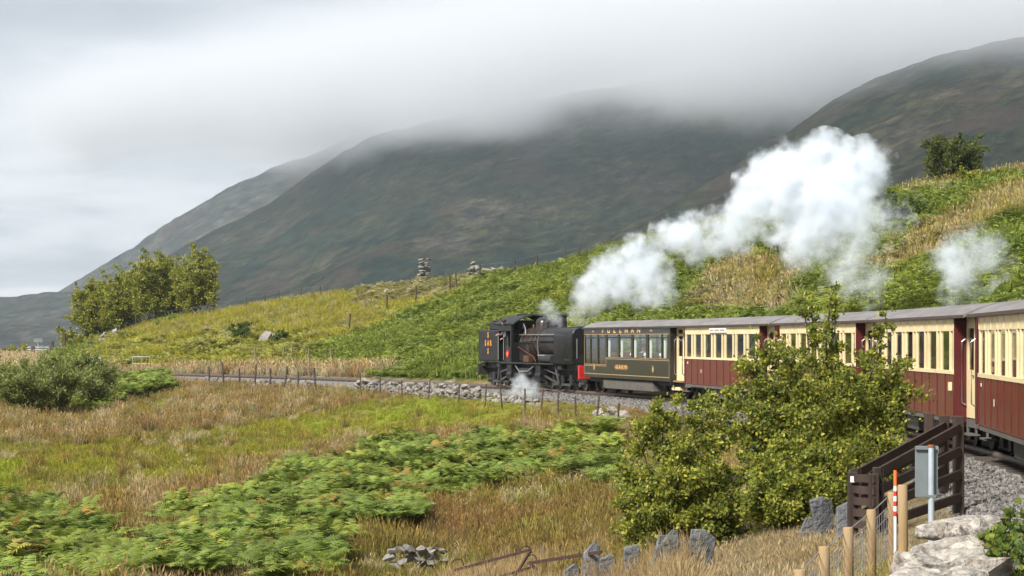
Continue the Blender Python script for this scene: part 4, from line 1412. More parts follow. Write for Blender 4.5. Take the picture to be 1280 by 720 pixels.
def scatter(name, meshes, pts, rot, scl, idx, col, label, cat):
    """one object: points that carry a rotation, size, kind and colour, with a mesh set on each by geometry nodes"""
    me = bpy.data.meshes.new(name)
    n = len(pts)
    me.vertices.add(n); me.vertices.foreach_set('co', np.asarray(pts, np.float32).ravel())
    a = me.attributes.new('rot', 'FLOAT_VECTOR', 'POINT'); a.data.foreach_set('vector', np.asarray(rot, np.float32).ravel())
    a = me.attributes.new('scl', 'FLOAT', 'POINT'); a.data.foreach_set('value', np.asarray(scl, np.float32))
    a = me.attributes.new('idx', 'INT', 'POINT'); a.data.foreach_set('value', np.asarray(idx, np.int32))
    a = me.attributes.new('col', 'FLOAT_COLOR', 'POINT')
    c4 = np.ones((n, 4), np.float32); c4[:, :3] = col
    a.data.foreach_set('color', c4.ravel())
    o = obj(name, me)
    ng = bpy.data.node_groups.new(name, 'GeometryNodeTree')
    ng.interface.new_socket('Geometry', in_out='INPUT', socket_type='NodeSocketGeometry')
    ng.interface.new_socket('Geometry', in_out='OUTPUT', socket_type='NodeSocketGeometry')
    gi = ng.nodes.new('NodeGroupInput'); go = ng.nodes.new('NodeGroupOutput')
    jn = ng.nodes.new('GeometryNodeJoinGeometry')

    def attr(nm, dt):
        q = ng.nodes.new('GeometryNodeInputNamedAttribute'); q.data_type = dt; q.inputs[0].default_value = nm
        return [s for s in q.outputs if s.enabled and s.name == 'Attribute'][0]
    ra, sa, ia = attr('rot', 'FLOAT_VECTOR'), attr('scl', 'FLOAT'), attr('idx', 'INT')
    e2r = ng.nodes.new('FunctionNodeEulerToRotation'); ng.links.new(ra, e2r.inputs[0])
    for k, mk in enumerate(meshes):
        src = bpy.data.objects.new(name + '_source', mk)      # never linked to the scene: only its mesh is used
        oi = ng.nodes.new('GeometryNodeObjectInfo'); oi.inputs[0].default_value = src
        oi.inputs['As Instance'].default_value = True
        cmpn = ng.nodes.new('FunctionNodeCompare'); cmpn.data_type = 'INT'; cmpn.operation = 'EQUAL'
        ins = [s for s in cmpn.inputs if s.enabled]
        ng.links.new(ia, ins[0]); ins[1].default_value = k
        ip = ng.nodes.new('GeometryNodeInstanceOnPoints')
        ng.links.new(gi.outputs[0], ip.inputs['Points'])
        ng.links.new(cmpn.outputs[0], ip.inputs['Selection'])
        ng.links.new(oi.outputs['Geometry'], ip.inputs['Instance'])
        ng.links.new(e2r.outputs[0], ip.inputs['Rotation'])
        ng.links.new(sa, ip.inputs['Scale'])
        ng.links.new(ip.outputs[0], jn.inputs[0])
    ng.links.new(jn.outputs[0], go.inputs[0])
    md = o.modifiers.new('scatter', 'NODES'); md.node_group = ng
    tag(o, label, cat, kind='stuff')
    return o


def rand_ground(n, y0, y1, ua=-90, ub=1370, power=1.0):
    """random ground points, even over the ground between two distances"""
    d = np.sqrt(rng.uniform(y0 * y0, y1 * y1, n))
    u = rng.uniform(ua, ub, n)
    x = (u - 640) / F * d
    return x, d


def make_cover():
    # ---- meadow and foreground grasses (inside of the curve)
    x1, y1 = rand_ground(34000, 33, 75); x2, y2 = rand_ground(36000, 75, 135)
    x = np.concatenate([x1, x2]); y = np.concatenate([y1, y2])
    z = ground(x, y)
    col, brk, off, px, py = classify(x, y, z)
    keep = (off < -2.45) & ((brk < 0.5) | (rng.uniform(0, 1, len(x)) < 0.12))
    x, y, z, col, off, px, py = [q[keep] for q in (x, y, z, col, off, px, py)]
    n = len(x)
    greenness = col[:, 1] / col[:, 0]
    idx = np.where(greenness > 0.86, rng.integers(2, 4, n), rng.integers(0, 2, n))
    odd = rng.uniform(0, 1, n)
    idx = np.where((odd < 0.10) & (greenness < 0.86), 4, idx)
    tus = (rng.uniform(0, 1, n) < 0.05 + 0.10 * (fbm(x / 2.3 + 9, y / 2.3, 2) > 0.35)) & (greenness < 0.95)
    idx = np.where(tus, 5, idx)
    col = np.where(tus[:, None], lerp(col, C_STRAW * 1.3, np.full(n, 0.75)), col)
    env = np.interp(px, [560, 660, 700, 760, 860, 900, 1000, 1060, 1100, 1170, 1200], [704, 697, 694, 686, 667, 655, 645, 640, 652, 660, 665])
    hmax = (CAMZ - (env - HOR) / F * y - z) / 0.7
    tall = 0.66 + 0.30 * fbm(x / 3, y / 3, 3) + 0.22 * fbm(x / 0.9, y / 0.9, 2) + rng.uniform(-0.15, 0.25, n)
    scl = np.clip(tall, 0.35, 1.35) * np.where(idx >= 2, 0.75, 1.0) * np.where(idx == 4, 1.5, 1.0) * (0.45 + 0.55 * sstep(2.6, 6.0, -off))
    scl = np.where((y < 42) & (px > 560) & ~((px > 690) & (px < 900) & (y > 31)), np.minimum(scl, np.maximum(hmax, 0.12)), scl)
    rot = np.stack([rng.normal(0, 0.10, n), rng.normal(0.05, 0.10, n), rng.uniform(0, 6.28, n)], -1)
    col = col * rng.uniform(0.72, 1.25, (n, 1)) * (1 + rng.normal(0, 0.05, (n, 3)))
    ms = [blade_mesh('rush_tuft', 26, 0.62, 0.20, 0.009, 0.35, 0.35, 1), blade_mesh('rush_tuft', 24, 0.70, 0.18, 0.009, 0.28, 0.5, 2),
          blade_mesh('grass_tuft', 26, 0.50, 0.24, 0.011, 0.6, 0.08, 3), blade_mesh('grass_tuft', 24, 0.42, 0.26, 0.012, 0.7, 0.05, 4),
          blade_mesh('rush_clump', 40, 0.62, 0.16, 0.008, 0.30, 0.1, 5), blade_mesh('tussock', 60, 0.72, 0.22, 0.009, 0.75, 0.25, 6)]
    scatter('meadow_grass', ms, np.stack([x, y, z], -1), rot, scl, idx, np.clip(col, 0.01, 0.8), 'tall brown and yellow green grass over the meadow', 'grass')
    # ---- close grass, thin straw stems
    x, y = rand_ground(24000, 12.5, 39, 560, 1340)
    z = ground(x, y)
    col, brk, off, px, py = classify(x, y, z)
    keep = (off < -2.35) & ~((px > 1135) & (y < 21) & (off > -3.0)) & ((rng.uniform(0, 1, len(x)) < np.clip(y / 30, 0.7, 1)))
    x, y, z, col, off, px, py = [q[keep] for q in (x, y, z, col, off, px, py)]
    n = len(x)
    g = col[:, 1] / col[:, 0] > 0.8
    idx = np.where(g, 1, 0); idx = np.where(~g & (rng.uniform(0, 1, n) < 0.35), 2, idx)
    scl = rng.uniform(0.6, 1.1, n) * (0.85 + 0.3 * fbm(x / 2, y / 2, 2)) * np.where(off > -2.9, 0.6, 1.0) * np.where((px > 1045) & (y > 21.5), 0.42, 1.0)
    rot = np.stack([rng.normal(0, 0.12, n), rng.normal(0.05, 0.12, n), rng.uniform(0, 6.28, n)], -1)
    env = np.interp(px, [600, 760, 860, 900, 1000, 1060, 1100, 1170, 1200], [690, 686, 667, 655, 645, 640, 652, 660, 665])
    lim = np.where((px > 690) & (px < 900) & (y > 31), 0.6, np.maximum((CAMZ - (env - HOR) / F * y - z) / 0.85, 0.14))
    scl = np.minimum(scl, lim * rng.uniform(0.7, 1.15, n))
    col = np.where(g[:, None], col, lerp(col, C_STRAW * 1.15, rng.uniform(0.2, 0.9, n)))
    col = col * rng.uniform(0.75, 1.2, (n, 1))
    ms = [blade_mesh('straw_tuft', 44, 0.78, 0.20, 0.0032, 0.42, 0.6, 11, (1.15, 1.03, 0.9)), blade_mesh('green_tuft', 34, 0.50, 0.17, 0.006, 0.6, 0.1, 12),
          blade_mesh('straw_tuft', 26, 0.95, 0.16, 0.0030, 0.30, 0.8, 13, (1.05, 0.9, 0.75))]
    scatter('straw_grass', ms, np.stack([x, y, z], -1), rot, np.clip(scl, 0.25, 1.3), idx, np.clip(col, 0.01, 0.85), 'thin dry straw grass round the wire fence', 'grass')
    # ---- bracken on the meadow
    x, y = rand_ground(52000, 33, 130)
    z = ground(x, y)
    col, brk, off, px, py = classify(x, y, z)
    keep = (off < -2.6) & (brk > 0.5)
    x, y, z, off, px = [q[keep] for q in (x, y, z, off, px)]
    n = len(x)
    w = fbm(x / 3.5, y / 3.5, 3)
    cc = lerp(np.tile(C_BRK, (n, 1)), C_BRKY, 0.15 + 0.55 * w)
    rb = rng.uniform(0, 1, n)
    cc = np.where((rb < 0.035)[:, None], np.array((0.27, 0.15, 0.045)), cc)
    cc = np.where(((rb > 0.035) & (rb < 0.12))[:, None], np.array((0.26, 0.25, 0.05)), cc)
    cc = cc * rng.uniform(0.7, 1.5, (n, 1))
    ms = [frond_mesh('bracken', 6, 0.85, 21), frond_mesh('bracken', 5, 0.95, 22), frond_mesh('bracken', 7, 0.75, 23)]
    hum = 0.24 * np.clip(fbm(x / 2.0, y / 2.0, 2), -1, 1) + 0.24
    scatter('bracken', ms, np.stack([x, y, z + hum], -1), np.stack([rng.normal(0, 0.2, n), rng.normal(0, 0.2, n), rng.uniform(0, 6.28, n)], -1),
            rng.uniform(0.35, 0.95, n), rng.integers(0, 3, n), cc, 'dense green bracken in front of the meadow', 'bracken')
    # ---- hillside: bracken and bramble mounds, grass between
    x1, y1 = rand_ground(72000, 40, 135, -60, 1380); x2, y2 = rand_ground(42000, 125, 235, -90, 900)
    x = np.concatenate([x1, x2]); y = np.concatenate([y1, y2])
    z = ground(x, y)
    col, brk, off, px, py = classify(x, y, z)
    dc = np.interp(px, CD_U, CD_D)
    ok = (off > 2.3) & (y < dc + 6)
    isb = rng.uniform(0, 1, len(x)) < brk
    k1 = ok & isb
    xb, yb, zb, cb = x[k1], y[k1], z[k1], col[k1]
    n = len(xb)
    w = fbm(xb / 6, yb / 6, 3)
    cb = lerp(cb, C_BRKY, 0.1 + 0.5 * w) * rng.uniform(0.7, 1.3, (n, 1))
    ms = [frond_mesh('hill_bracken', 6, 1.0, 31, 6), frond_mesh('hill_bracken', 7, 0.9, 32, 6), shrub_mesh('bramble_mound', 160, 0.85, 0.75, 0.17, 33), shrub_mesh('bramble_mound', 200, 1.1, 0.85, 0.16, 34)]
    idx = np.where(rng.uniform(0, 1, n) < 0.10 + 0.25 * (w > 0.25), rng.integers(2, 4, n), rng.integers(0, 2, n))
    scatter('hillside_bracken', ms, np.stack([xb, yb, zb], -1), np.stack([rng.normal(0, 0.18, n), rng.normal(0, 0.18, n), rng.uniform(0, 6.28, n)], -1),
            rng.uniform(0.45, 0.95, n) * np.where(off[k1] < 4.0, 0.7, 1.0), idx, np.clip(cb, 0.01, 0.6), 'green bracken and bramble covering the hillside behind the train', 'bracken')
    k2 = ok & ~isb
    xb, yb, zb, cb = x[k2], y[k2], z[k2], col[k2]
    n = len(xb)
    cb = cb * rng.uniform(0.72, 1.25, (n, 1)) * (1 + rng.normal(0, 0.05, (n, 3)))
    field = inpoly(px[k2], py[k2], Z_HGRASS)
    ms = [blade_mesh('hill_grass', 24, 0.45, 0.35, 0.016, 0.6, 0.2, 41), blade_mesh('hill_grass', 26, 0.65, 0.28, 0.014, 0.4, 0.4, 42)]
    scatter('hillside_grass', ms, np.stack([xb, yb, zb], -1), np.stack([rng.normal(0, 0.12, n), rng.normal(0, 0.12, n), rng.uniform(0, 6.28, n)], -1),
            rng.uniform(0.6, 1.2, n) * np.where(field, 0.75, 1.25) * np.where((px[k2] > 430) & (px[k2] < 650) & (py[k2] < 372), 0.5, 1.0), rng.integers(0, 2, n), np.clip(cb, 0.01, 0.8), 'rough yellow green grass on the upper hillside', 'grass')


make_cover()


# ------------------------------------------------------------------ trees and bushes
def leaf_cloud(pts, tang, size, aspect, cols):
    """folded four-point leaves"""
    n = len(pts)
    t = tang / np.linalg.norm(tang, axis=1)[:, None]
    r = rng.normal(0, 1, (n, 3)); r[:, 2] *= 0.5
    s = np.cross(t, r); s /= np.linalg.norm(s, axis=1)[:, None] + 1e-9
    nn = np.cross(t, s)
    l = (size * rng.uniform(0.45, 1.45, n))[:, None]
    V = np.stack([pts, pts + t * l * 0.45 + s * l * aspect + nn * l * 0.08, pts + t * l, pts + t * l * 0.45 - s * l * aspect + nn * l * 0.08], 1).reshape(-1, 3)
    i = np.arange(n)[:, None] * 4
    Fc = np.concatenate([i + np.array([[0, 1, 2]]), i + np.array([[0, 2, 3]])])
    C = np.repeat(cols, 4, 0)
    return V, Fc, C


def make_tree(name, label, cat, base, stems, side, leaf, per, cols, aspect=0.34, r0=0.05, nside=9, up=0.3, bark='bark', group=None, trunk=None, loose=1.0, lowest=0.25, shoots=0):
    """stems: tip points; each stem bends up from the base and carries side branches whose twigs carry leaves
    cols: (inner, outer, tip) leaf colours"""
    base = np.array(base, float)
    root = thing(name, label, cat, tuple(base), 0, group)
    mb = MB()
    start = np.zeros(3)
    if trunk:
        top = np.array(trunk, float)
        mb.tube([start - np.array((0, 0, 0.2)), top * 0.5 + rng.normal(0, 0.03, 3) * np.linalg.norm(top), top], [r0 * 1.5, r0 * 1.2, r0], 8)
        start = top
    LP = []; LT = []; LW = []
    for si, tip in enumerate(stems):
        tip = np.array(tip, float) - base
        mid = start + (tip - start) * 0.5 + np.array([0, 0, 0.10 * np.linalg.norm(tip - start)]) + rng.normal(0, 0.05, 3) * np.linalg.norm(tip - start)
        ts = np.linspace(0, 1, 7)
        cur = np.array([(1 - t) ** 2 * start + 2 * t * (1 - t) * mid + t * t * tip for t in ts])
        mb.tube(cur, [r0 * 0.75 * (1 - 0.85 * t) for t in ts], 6)
        ln = np.linalg.norm(tip - start)
        for k in range(nside):
            t = lowest + (1 - lowest) * (k + rng.uniform(0, 1)) / nside
            p = (1 - t) ** 2 * start + 2 * t * (1 - t) * mid + t * t * tip
            d = rng.normal(0, 1, 3); d[2] = d[2] * 0.5 + up; d /= np.linalg.norm(d)
            sl = side * (1.1 - 0.65 * t) * rng.uniform(0.5, 1.2) * (0.42 if si < shoots and t > 0.55 else 1.0)
            q = p + d * sl
            mb.tube([p, p + d * sl * 0.5 + np.array([0, 0, 0.04 * sl]), q], [r0 * 0.28 * (1.1 - t), r0 * 0.18 * (1.1 - t), r0 * 0.06], 4)
            m = int(per * 2.2 * sl / side)
            tt = rng.uniform(0.15, 1.08, m)[:, None]
            c = p + (q - p) * tt + rng.normal(0, 0.17 * sl * loose, (m, 3)) * (0.4 + 0.6 * tt)
            LP.append(c); LT.append(rng.normal(0, 0.6, (m, 3)) + d[None, :] * 0.7 + np.array([0, 0, 0.15]))
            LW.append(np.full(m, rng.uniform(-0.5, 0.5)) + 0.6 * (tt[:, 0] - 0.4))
        m = int(per * 0.5)
        tt = rng.uniform(0.55, 1.03, m)[:, None]
        c = start + (tip - start) * tt + rng.normal(0, 0.10 * side * loose, (m, 3))
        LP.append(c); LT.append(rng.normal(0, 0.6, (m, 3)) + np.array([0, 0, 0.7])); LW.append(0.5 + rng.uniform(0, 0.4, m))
    mb.build('trunk', M[bark], root, True)
    Pn = np.concatenate(LP); T = np.concatenate(LT); W = np.concatenate(LW)
    n = len(Pn)
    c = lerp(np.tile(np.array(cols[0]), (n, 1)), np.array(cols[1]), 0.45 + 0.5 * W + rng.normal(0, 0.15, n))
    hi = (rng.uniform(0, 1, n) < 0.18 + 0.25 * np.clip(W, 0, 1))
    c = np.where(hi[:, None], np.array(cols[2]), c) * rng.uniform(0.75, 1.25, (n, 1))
    gmin = ground(Pn[:, 0] + base[0], Pn[:, 1] + base[1]) - base[2]
    Pn[:, 2] = np.maximum(Pn[:, 2], gmin + 0.05)
    V, Fc, C = leaf_cloud(Pn, T, leaf, aspect, c)
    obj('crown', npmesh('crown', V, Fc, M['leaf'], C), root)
    return root


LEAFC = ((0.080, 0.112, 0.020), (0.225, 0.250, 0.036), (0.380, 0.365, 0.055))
# young tree in front of the coaches
b = G(1035, 36)
tips = [P(*q) for q in [(1040, 356, 36), (1044, 376, 36), (1036, 392, 36.1), (1008, 372, 36.3), (1006, 388, 36.2), (1108, 392, 36.4), (1104, 408, 36.4), (948, 418, 35.6), (1122, 452, 36.8), (965, 446, 35.6), (930, 455, 35.4), (1138, 500, 36), (985, 455, 34.8), (1060, 462, 35),
                          (905, 490, 34.9), (1115, 545, 35.2), (960, 510, 34.2), (945, 455, 35.5), (1095, 452, 36), (1130, 470, 36), (880, 520, 34.5), (1060, 590, 33.8), (1120, 590, 34.5), (940, 590, 33.5), (1045, 510, 34.2), (920, 545, 34.6), (1085, 480, 36.5), (1000, 555, 33.9), (1080, 560, 34.2)]]
make_tree('small_tree', 'leafy young tree with upright shoots standing before the maroon coaches', 'tree', b, tips, 0.90, 0.064, 160, LEAFC, r0=0.06, nside=16, up=0.25, lowest=0.18, shoots=8)
# rounder bush to its left
b = G(845, 32.3)
tips = [P(*q) for q in [(852, 495, 32.4), (815, 508, 32.4), (885, 500, 32.8), (795, 540, 32.4), (915, 530, 32.7), (780, 585, 32.4), (830, 525, 31.9), (870, 545, 31.6), (935, 575, 32.4), (800, 600, 31.6), (850, 585, 31.2), (900, 590, 31.4), (775, 630, 31.8), (940, 620, 31.8), (825, 635, 31.1), (885, 635, 31.0), (790, 655, 31.4)]]
make_tree('bush', 'dense rounded green bush behind the leaning slate slabs', 'bush', b, tips, 0.72, 0.060, 175, LEAFC, r0=0.045, nside=15, up=0.15, lowest=0.2)
b = G(985, 31.5)
tips = [P(*q) for q in [(960, 560, 31.5), (1000, 575, 31.5), (1035, 570, 31.8), (950, 600, 31), (1020, 605, 31), (985, 600, 30.7), (1055, 600, 31.6), (970, 625, 30.6), (1040, 625, 31)]]
make_tree('bush', 'low green bush between the young tree and the tall straw grass', 'bush', b, tips, 0.62, 0.058, 170, LEAFC, r0=0.04, nside=13, up=0.15, lowest=0.2)

# grove on the skyline at left
FARC = ((0.125, 0.155, 0.026), (0.280, 0.290, 0.040), (0.390, 0.375, 0.058))
grove = [(118, 208, 352, 34, 'round bright crowned tree at the lower end of the skyline grove'), (150, 206, 336, 30, 'tree with twin rounded tops in the skyline grove, beside the lowest one'),
         (186, 205, 317, 34, 'tall broad tree in the middle of the skyline grove'), (212, 210, 322, 26, 'slim tree between the two tallest trees of the skyline grove'),
         (244, 203, 310, 32, 'tallest tree at the upper end of the skyline grove')]
for u, d, ytop, wpx, lab in grove:
    b = G(u, d)
    tips = []
    wm = wpx / F * d
    ht = P(u, ytop, d).z - b.z
    for k in range(44):
        a = rng.uniform(0, 6.28); f = rng.uniform(0.32, 1.0)
        rr = wm * math.sqrt(max(0.05, 1 - ((f - 0.55) / 0.55) ** 2)) * rng.uniform(0.35, 0.95)
        tips.append((b.x + rr * math.cos(a), b.y + rr * math.sin(a), b.z + ht * f))
    tips.append((b.x, b.y, b.z + ht * 1.0))
    make_tree('grove_tree', lab, 'tree', b, tips, 1.5, 0.19, 75, FARC, r0=0.11, nside=9, up=0.25, bark='palebark', group='trees of the skyline grove', trunk=(0.1, 0, ht * 0.16), lowest=0.1)
# small bushes round the grove
for (u, d, ytop, wpx, lab) in [(90, 208, 403, 22, 'pale green bush at the foot of the skyline grove, beside the metal gate'), (22, 218, 430, 20, 'small green bush behind the brown rail fence'),
                              (100, 200, 420, 22, 'dark rounded shrub under the pale bush by the grove')]:
    b = G(u, d); wm = wpx / F * d; ht = P(u, ytop, d).z - b.z
    tips = [(b.x + rng.normal(0, 0.6) * wm, b.y + rng.normal(0, 0.5) * wm, b.z + ht * rng.uniform(0.5, 1)) for k in range(9)]
    make_tree('shrub', lab, 'bush', b, tips, 0.7, 0.18, 50, FARC, r0=0.06, nside=6, up=0.2, lowest=0.15)
# wispy willow bushes by the track at left
WILC = ((0.125, 0.160, 0.045), (0.235, 0.265, 0.070), (0.330, 0.345, 0.110))
for (u, d, ytop, hw, ybot, lab, n) in [(45, 92, 440, 84, 520, 'large wispy grey green willow bush on the edge of the meadow', 40), (112, 97, 444, 44, 505, 'smaller darker willow bush touching the large one', 24)]:
    b = G(u, d); wm = hw / F * d; ht = P(u, ytop, d).z - b.z
    tips = []
    for k in range(n):
        a = rng.uniform(0, 6.28); rr = math.sqrt(rng.uniform(0, 1))
        tips.append((b.x + wm * rr * math.cos(a), b.y + wm * 0.7 * rr * math.sin(a), b.z + ht * (1.0 - 0.45 * rr ** 2) * rng.uniform(0.8, 1.0)))
    make_tree('willow_bush', lab, 'bush', b, tips, 1.15, 0.14, 130, WILC, aspect=0.16, r0=0.05, nside=10, up=0.75, lowest=0.12)
# hawthorn on the hill at right with a small gorse beside it
b = G(1192, 112)
tips = []
for k in range(40):
    q = (rng.uniform(1155, 1232), rng.uniform(170, 212))
    tips.append(P(q[0], q[1], 112 + rng.normal(0, 1.0)))
make_tree('hawthorn_tree', 'solitary dark round topped hawthorn on the hill above the steam', 'tree', b, tips, 0.8, 0.12, 75, ((0.05, 0.07, 0.018), (0.095, 0.12, 0.028), (0.15, 0.165, 0.035)), r0=0.09, nside=10, up=0.2, lowest=0.2)
b = G(1216, 107)
make_tree('gorse_bush', 'small yellow green bush just below the solitary hawthorn', 'bush', b, [P(1216 + rng.normal(0, 10), rng.uniform(207, 222), 107) for k in range(8)], 0.4, 0.11, 60, FARC, r0=0.03, nside=6, up=0.2)
# darker shrubs dotted over the hillside
spots = [(985, 100, 352, 22, 'rounded dark shrub above the coach roofs, left of the small steam puff'), (1130, 96, 358, 34, 'broad green shrub below the small steam puff, above the coach roofs'),
         (820, 118, 296, 24, 'dark green shrub on the skyline beside the steam'), (800, 122, 292, 20, 'yellowish shrub on the skyline above the left end of the steam'),
         (1000, 108, 300, 22, 'green shrub half hidden by the big steam cloud'), (300, 148, 425, 20, 'dark gorse clump on the grassy slope, farther from the rocks'), (350, 142, 432, 16, 'dark gorse clump beside the small rocks on the grassy slope'), (1105, 104, 300, 26, 'shrub at the right edge of the big steam cloud')]
for u, d, ytop, wpx, lab in spots:
    b = G(u, d); wm = wpx / F * d
    ht = max(0.6, wm * 1.2)
    tips = [(b.x + rng.normal(0, 0.5) * wm, b.y + rng.normal(0, 0.4) * wm, b.z + ht * rng.uniform(0.5, 1)) for k in range(9)]
    make_tree('hillside_shrub', lab, 'bush', b, tips, 0.45 * max(1, wm), 0.14, 60, ((0.045, 0.08, 0.02), (0.09, 0.14, 0.03), (0.15, 0.18, 0.035)), r0=0.04, nside=6, up=0.15, lowest=0.1)
# bramble at the bottom right, by the stone wall
b = G(1262, 16.5)
tips = [P(*q) for q in [(1268, 628, 16.4), (1250, 655, 16.2), (1285, 640, 16.5), (1240, 668, 16), (1290, 660, 16.2), (1262, 675, 15.8), (1300, 680, 16), (1275, 690, 15.6)]]
make_tree('bramble', 'leafy green bramble growing beside the pale stone wall', 'plant', b, tips, 0.22, 0.055, 40, ((0.06, 0.10, 0.02), (0.13, 0.18, 0.03), (0.22, 0.26, 0.05)), aspect=0.42, r0=0.012, nside=6, up=0.2, lowest=0.2)


# ------------------------------------------------------------------ stones
def stone_mesh(name, material, seed, size=(1, 1, 1), npts=16, sub=False, rough=0.0):
    r = np.random.default_rng(seed)
    bm = bmesh.new()
    for i in range(npts):
        v = r.normal(0, 1, 3); v /= np.linalg.norm(v)
        v = np.sign(v) * np.abs(v) ** 0.6
        v *= 0.5 * r.uniform(0.8, 1.0)
        bm.verts.new(tuple(v * np.array(size)))
    h = bmesh.ops.convex_hull(bm, input=bm.verts)
    bmesh.ops.delete(bm, geom=[g for g in h['geom_interior'] if isinstance(g, bmesh.types.BMVert)], context='VERTS')
    if sub:
        bmesh.ops.triangulate(bm, faces=bm.faces)
        bmesh.ops.subdivide_edges(bm, edges=bm.edges, cuts=3, use_grid_fill=True)
        co = np.array([v.co for v in bm.verts])
        d = (0.5 * fbm(co[:, 0] * 7 + seed, co[:, 1] * 7 + co[:, 2] * 5, 4, 0.6) + 0.6 * np.abs(fbm(co[:, 2] * 9 + seed * 2, co[:, 0] * 3 - co[:, 1] * 3, 3)))
        bm.normal_update()
        for v, q in zip(bm.verts, d):
            v.co += v.normal * float(q) * rough
    bmesh.ops.recalc_face_normals(bm, faces=bm.faces)
    me = bpy.data.meshes.new(name)
    bm.to_mesh(me); bm.free()
    me.materials.append(material)
    return me


STONES = [stone_mesh('stone', M['stone'] if k % 4 else M['stonepale'], 100 + k, (1, 0.8, 0.62)) for k in range(9)]


def put_stone(parent, p, size, base, flat=1.0):
    o = obj('stone', STONES[random.randrange(len(STONES))], parent, (p[0] - base[0], p[1] - base[1], p[2] - base[2]))
    o.rotation_euler = (random.uniform(-0.6, 0.6), random.uniform(-0.6, 0.6), random.uniform(0, 6.28))
    s = size * random.uniform(0.65, 1.55)
    o.scale = (s, s, s * flat)
    return o


def dry_wall(label, path, height, size, n_rows, name='dry_stone_wall', step=0.8, flat=1.0, gaps=0.0, group=None):
    base = path[0]
    root = thing(name, label, 'stone wall', base, 0, group)
    for a, b_ in zip(path[:-1], path[1:]):
        ln = (b_ - a).length
        k = max(1, int(ln / (size * step)))
        for i in range(k):
            t = (i + random.random() * 0.6) / k
            p = a.lerp(b_, t)
            rows = n_rows if random.random() > gaps else max(1, n_rows - 1)
            for r in range(rows):
                put_stone(root, (p.x + random.gauss(0, size * 0.16), p.y + random.gauss(0, size * 0.16), p.z + (r + 0.35 + random.uniform(-0.35, 0.35)) * height / n_rows), size, base, flat)
    return root


def track_pt(px, off, dz=0.0):
    s = s_of_px(px, RT + off)
    p = arc(s, off)
    return Vector((p.x, p.y, gz(p.x, p.y) + dz))


# wall along the near side of the line, from the locomotive towards the left
dry_wall('tumbled grey dry stone wall beside the track left of the locomotive', [track_pt(u, -3.3) for u in (445, 470, 500, 535, 565, 600)], 0.58, 0.30, 3, step=0.75, gaps=0.3)
dry_wall('low rubble of pale stones on the bank below the locomotive wheels', [track_pt(u, -3.2, -0.05) for u in (606, 640, 676)], 0.35, 0.30, 2, step=0.9, gaps=0.5, name='stone_rubble')
dry_wall('short heap of pale stones beside the ballast below the olive carriage', [track_pt(u, -3.6, -0.1) for u in (745, 782)], 0.45, 0.34, 2, step=0.7, gaps=0.4, name='stone_rubble')
dry_wall('broken stone wall footing below the track at left, behind thin fence posts', [track_pt(u, -3.2, -0.1) for u in (255, 300, 345, 395)], 0.45, 0.34, 2, step=1.0, gaps=0.5)
# stacked stone pillar and ruined wall on the skyline
b = G(531, 173, -0.1)
root = thing('stone_pillar', 'tall crooked pillar of stacked flat stones on the skyline', 'stone pillar', b)
for r in range(14):
    w = 1.05 - 0.03 * r + random.uniform(-0.12, 0.12)
    for k in range(2):
        o = put_stone(root, (b.x + (k - 0.5) * w * 0.5 + random.gauss(0, 0.05), b.y + random.gauss(0, 0.12), b.z + 0.08 + r * 0.168), 0.78 * w, b, 0.36)
        o.rotation_euler = (random.uniform(-0.1, 0.1), random.uniform(-0.12, 0.12), random.uniform(0, 6.28))
dry_wall('ruined stone wall end rising on the skyline beside the pillar', [G(585, 163, -0.1), G(592, 163, -0.1), G(602, 163, -0.1)], 1.75, 0.55, 5, name='ruined_wall', step=0.6, flat=0.7)
dry_wall('long low remains of a ruined wall running uphill from the skyline ruin', [G(604, 162), G(615, 160), G(628, 158)], 0.85, 0.5, 3, name='ruined_wall', step=0.6, flat=0.7, gaps=0.3)
dry_wall('fallen stone wall sloping down below the skyline grove', [G(124, 190), G(138, 190), G(152, 190)], 0.9, 0.55, 3, name='ruined_wall', step=0.7)
for (u, d, s, lab) in [(498, 168, 0.9, 'pale boulder pair on the grassy slope below the stone pillar'), (477, 158, 0.5, 'small pale boulder below the larger pair on the slope'), (170, 150, 0.4, 'small white stone at the edge of the lineside bracken'),
                       (345, 146, 0.9, 'brown rock outcrop beside the gorse clumps'), (385, 143, 0.7, 'small dark rock at the top edge of the bracken'), (428, 44, 0.5, 'pale stone lying in the bracken at the foot of the meadow')]:
    b = G(u, d)
    root = thing('boulder', lab, 'rock', b)
    for k in range(3):
        put_stone(root, (b.x + random.gauss(0, s * 0.5), b.y + random.gauss(0, s * 0.4), b.z + 0.1), s * random.uniform(0.6, 1.1), b, 0.7)
dry_wall('low heap of old wall stones among the brown grass in front of the bracken', [G(482, 41.5, -0.05), G(500, 41.5, 0.0), G(520, 41.7, 0), G(560, 42, -0.05)], 0.50, 0.30, 3, name='stone_heap', step=0.5, flat=0.75, gaps=0.2)

# large pale wall stones at bottom right, close to the train
broot = Vector((3.5, 15.5, -0.5))
root = thing('stone_wall', 'thick wall of big pale lichen covered stones at the trackside', 'stone wall', broot)
big = [(1212, 646, 20.0, 0.95, 0.5, 0.30), (1175, 655, 19.4, 0.5, 0.4, 0.22), (1232, 652, 19.2, 0.5, 0.45, 0.28), (1190, 672, 17.6, 1.0, 0.6, 0.32), (1226, 678, 17.4, 0.5, 0.5, 0.36), (1160, 695, 16.4, 0.6, 0.5, 0.28), (1200, 702, 15.8, 0.9, 0.6, 0.34),
       (1150, 716, 15.4, 0.6, 0.5, 0.26), (1185, 724, 14.8, 0.8, 0.6, 0.32), (1218, 716, 15.2, 0.5, 0.5, 0.3), (1205, 690, 17.0, 0.7, 0.6, 0.4), (1150, 740, 14.0, 0.8, 0.6, 0.32), (1200, 750, 13.6, 0.7, 0.6, 0.34)]
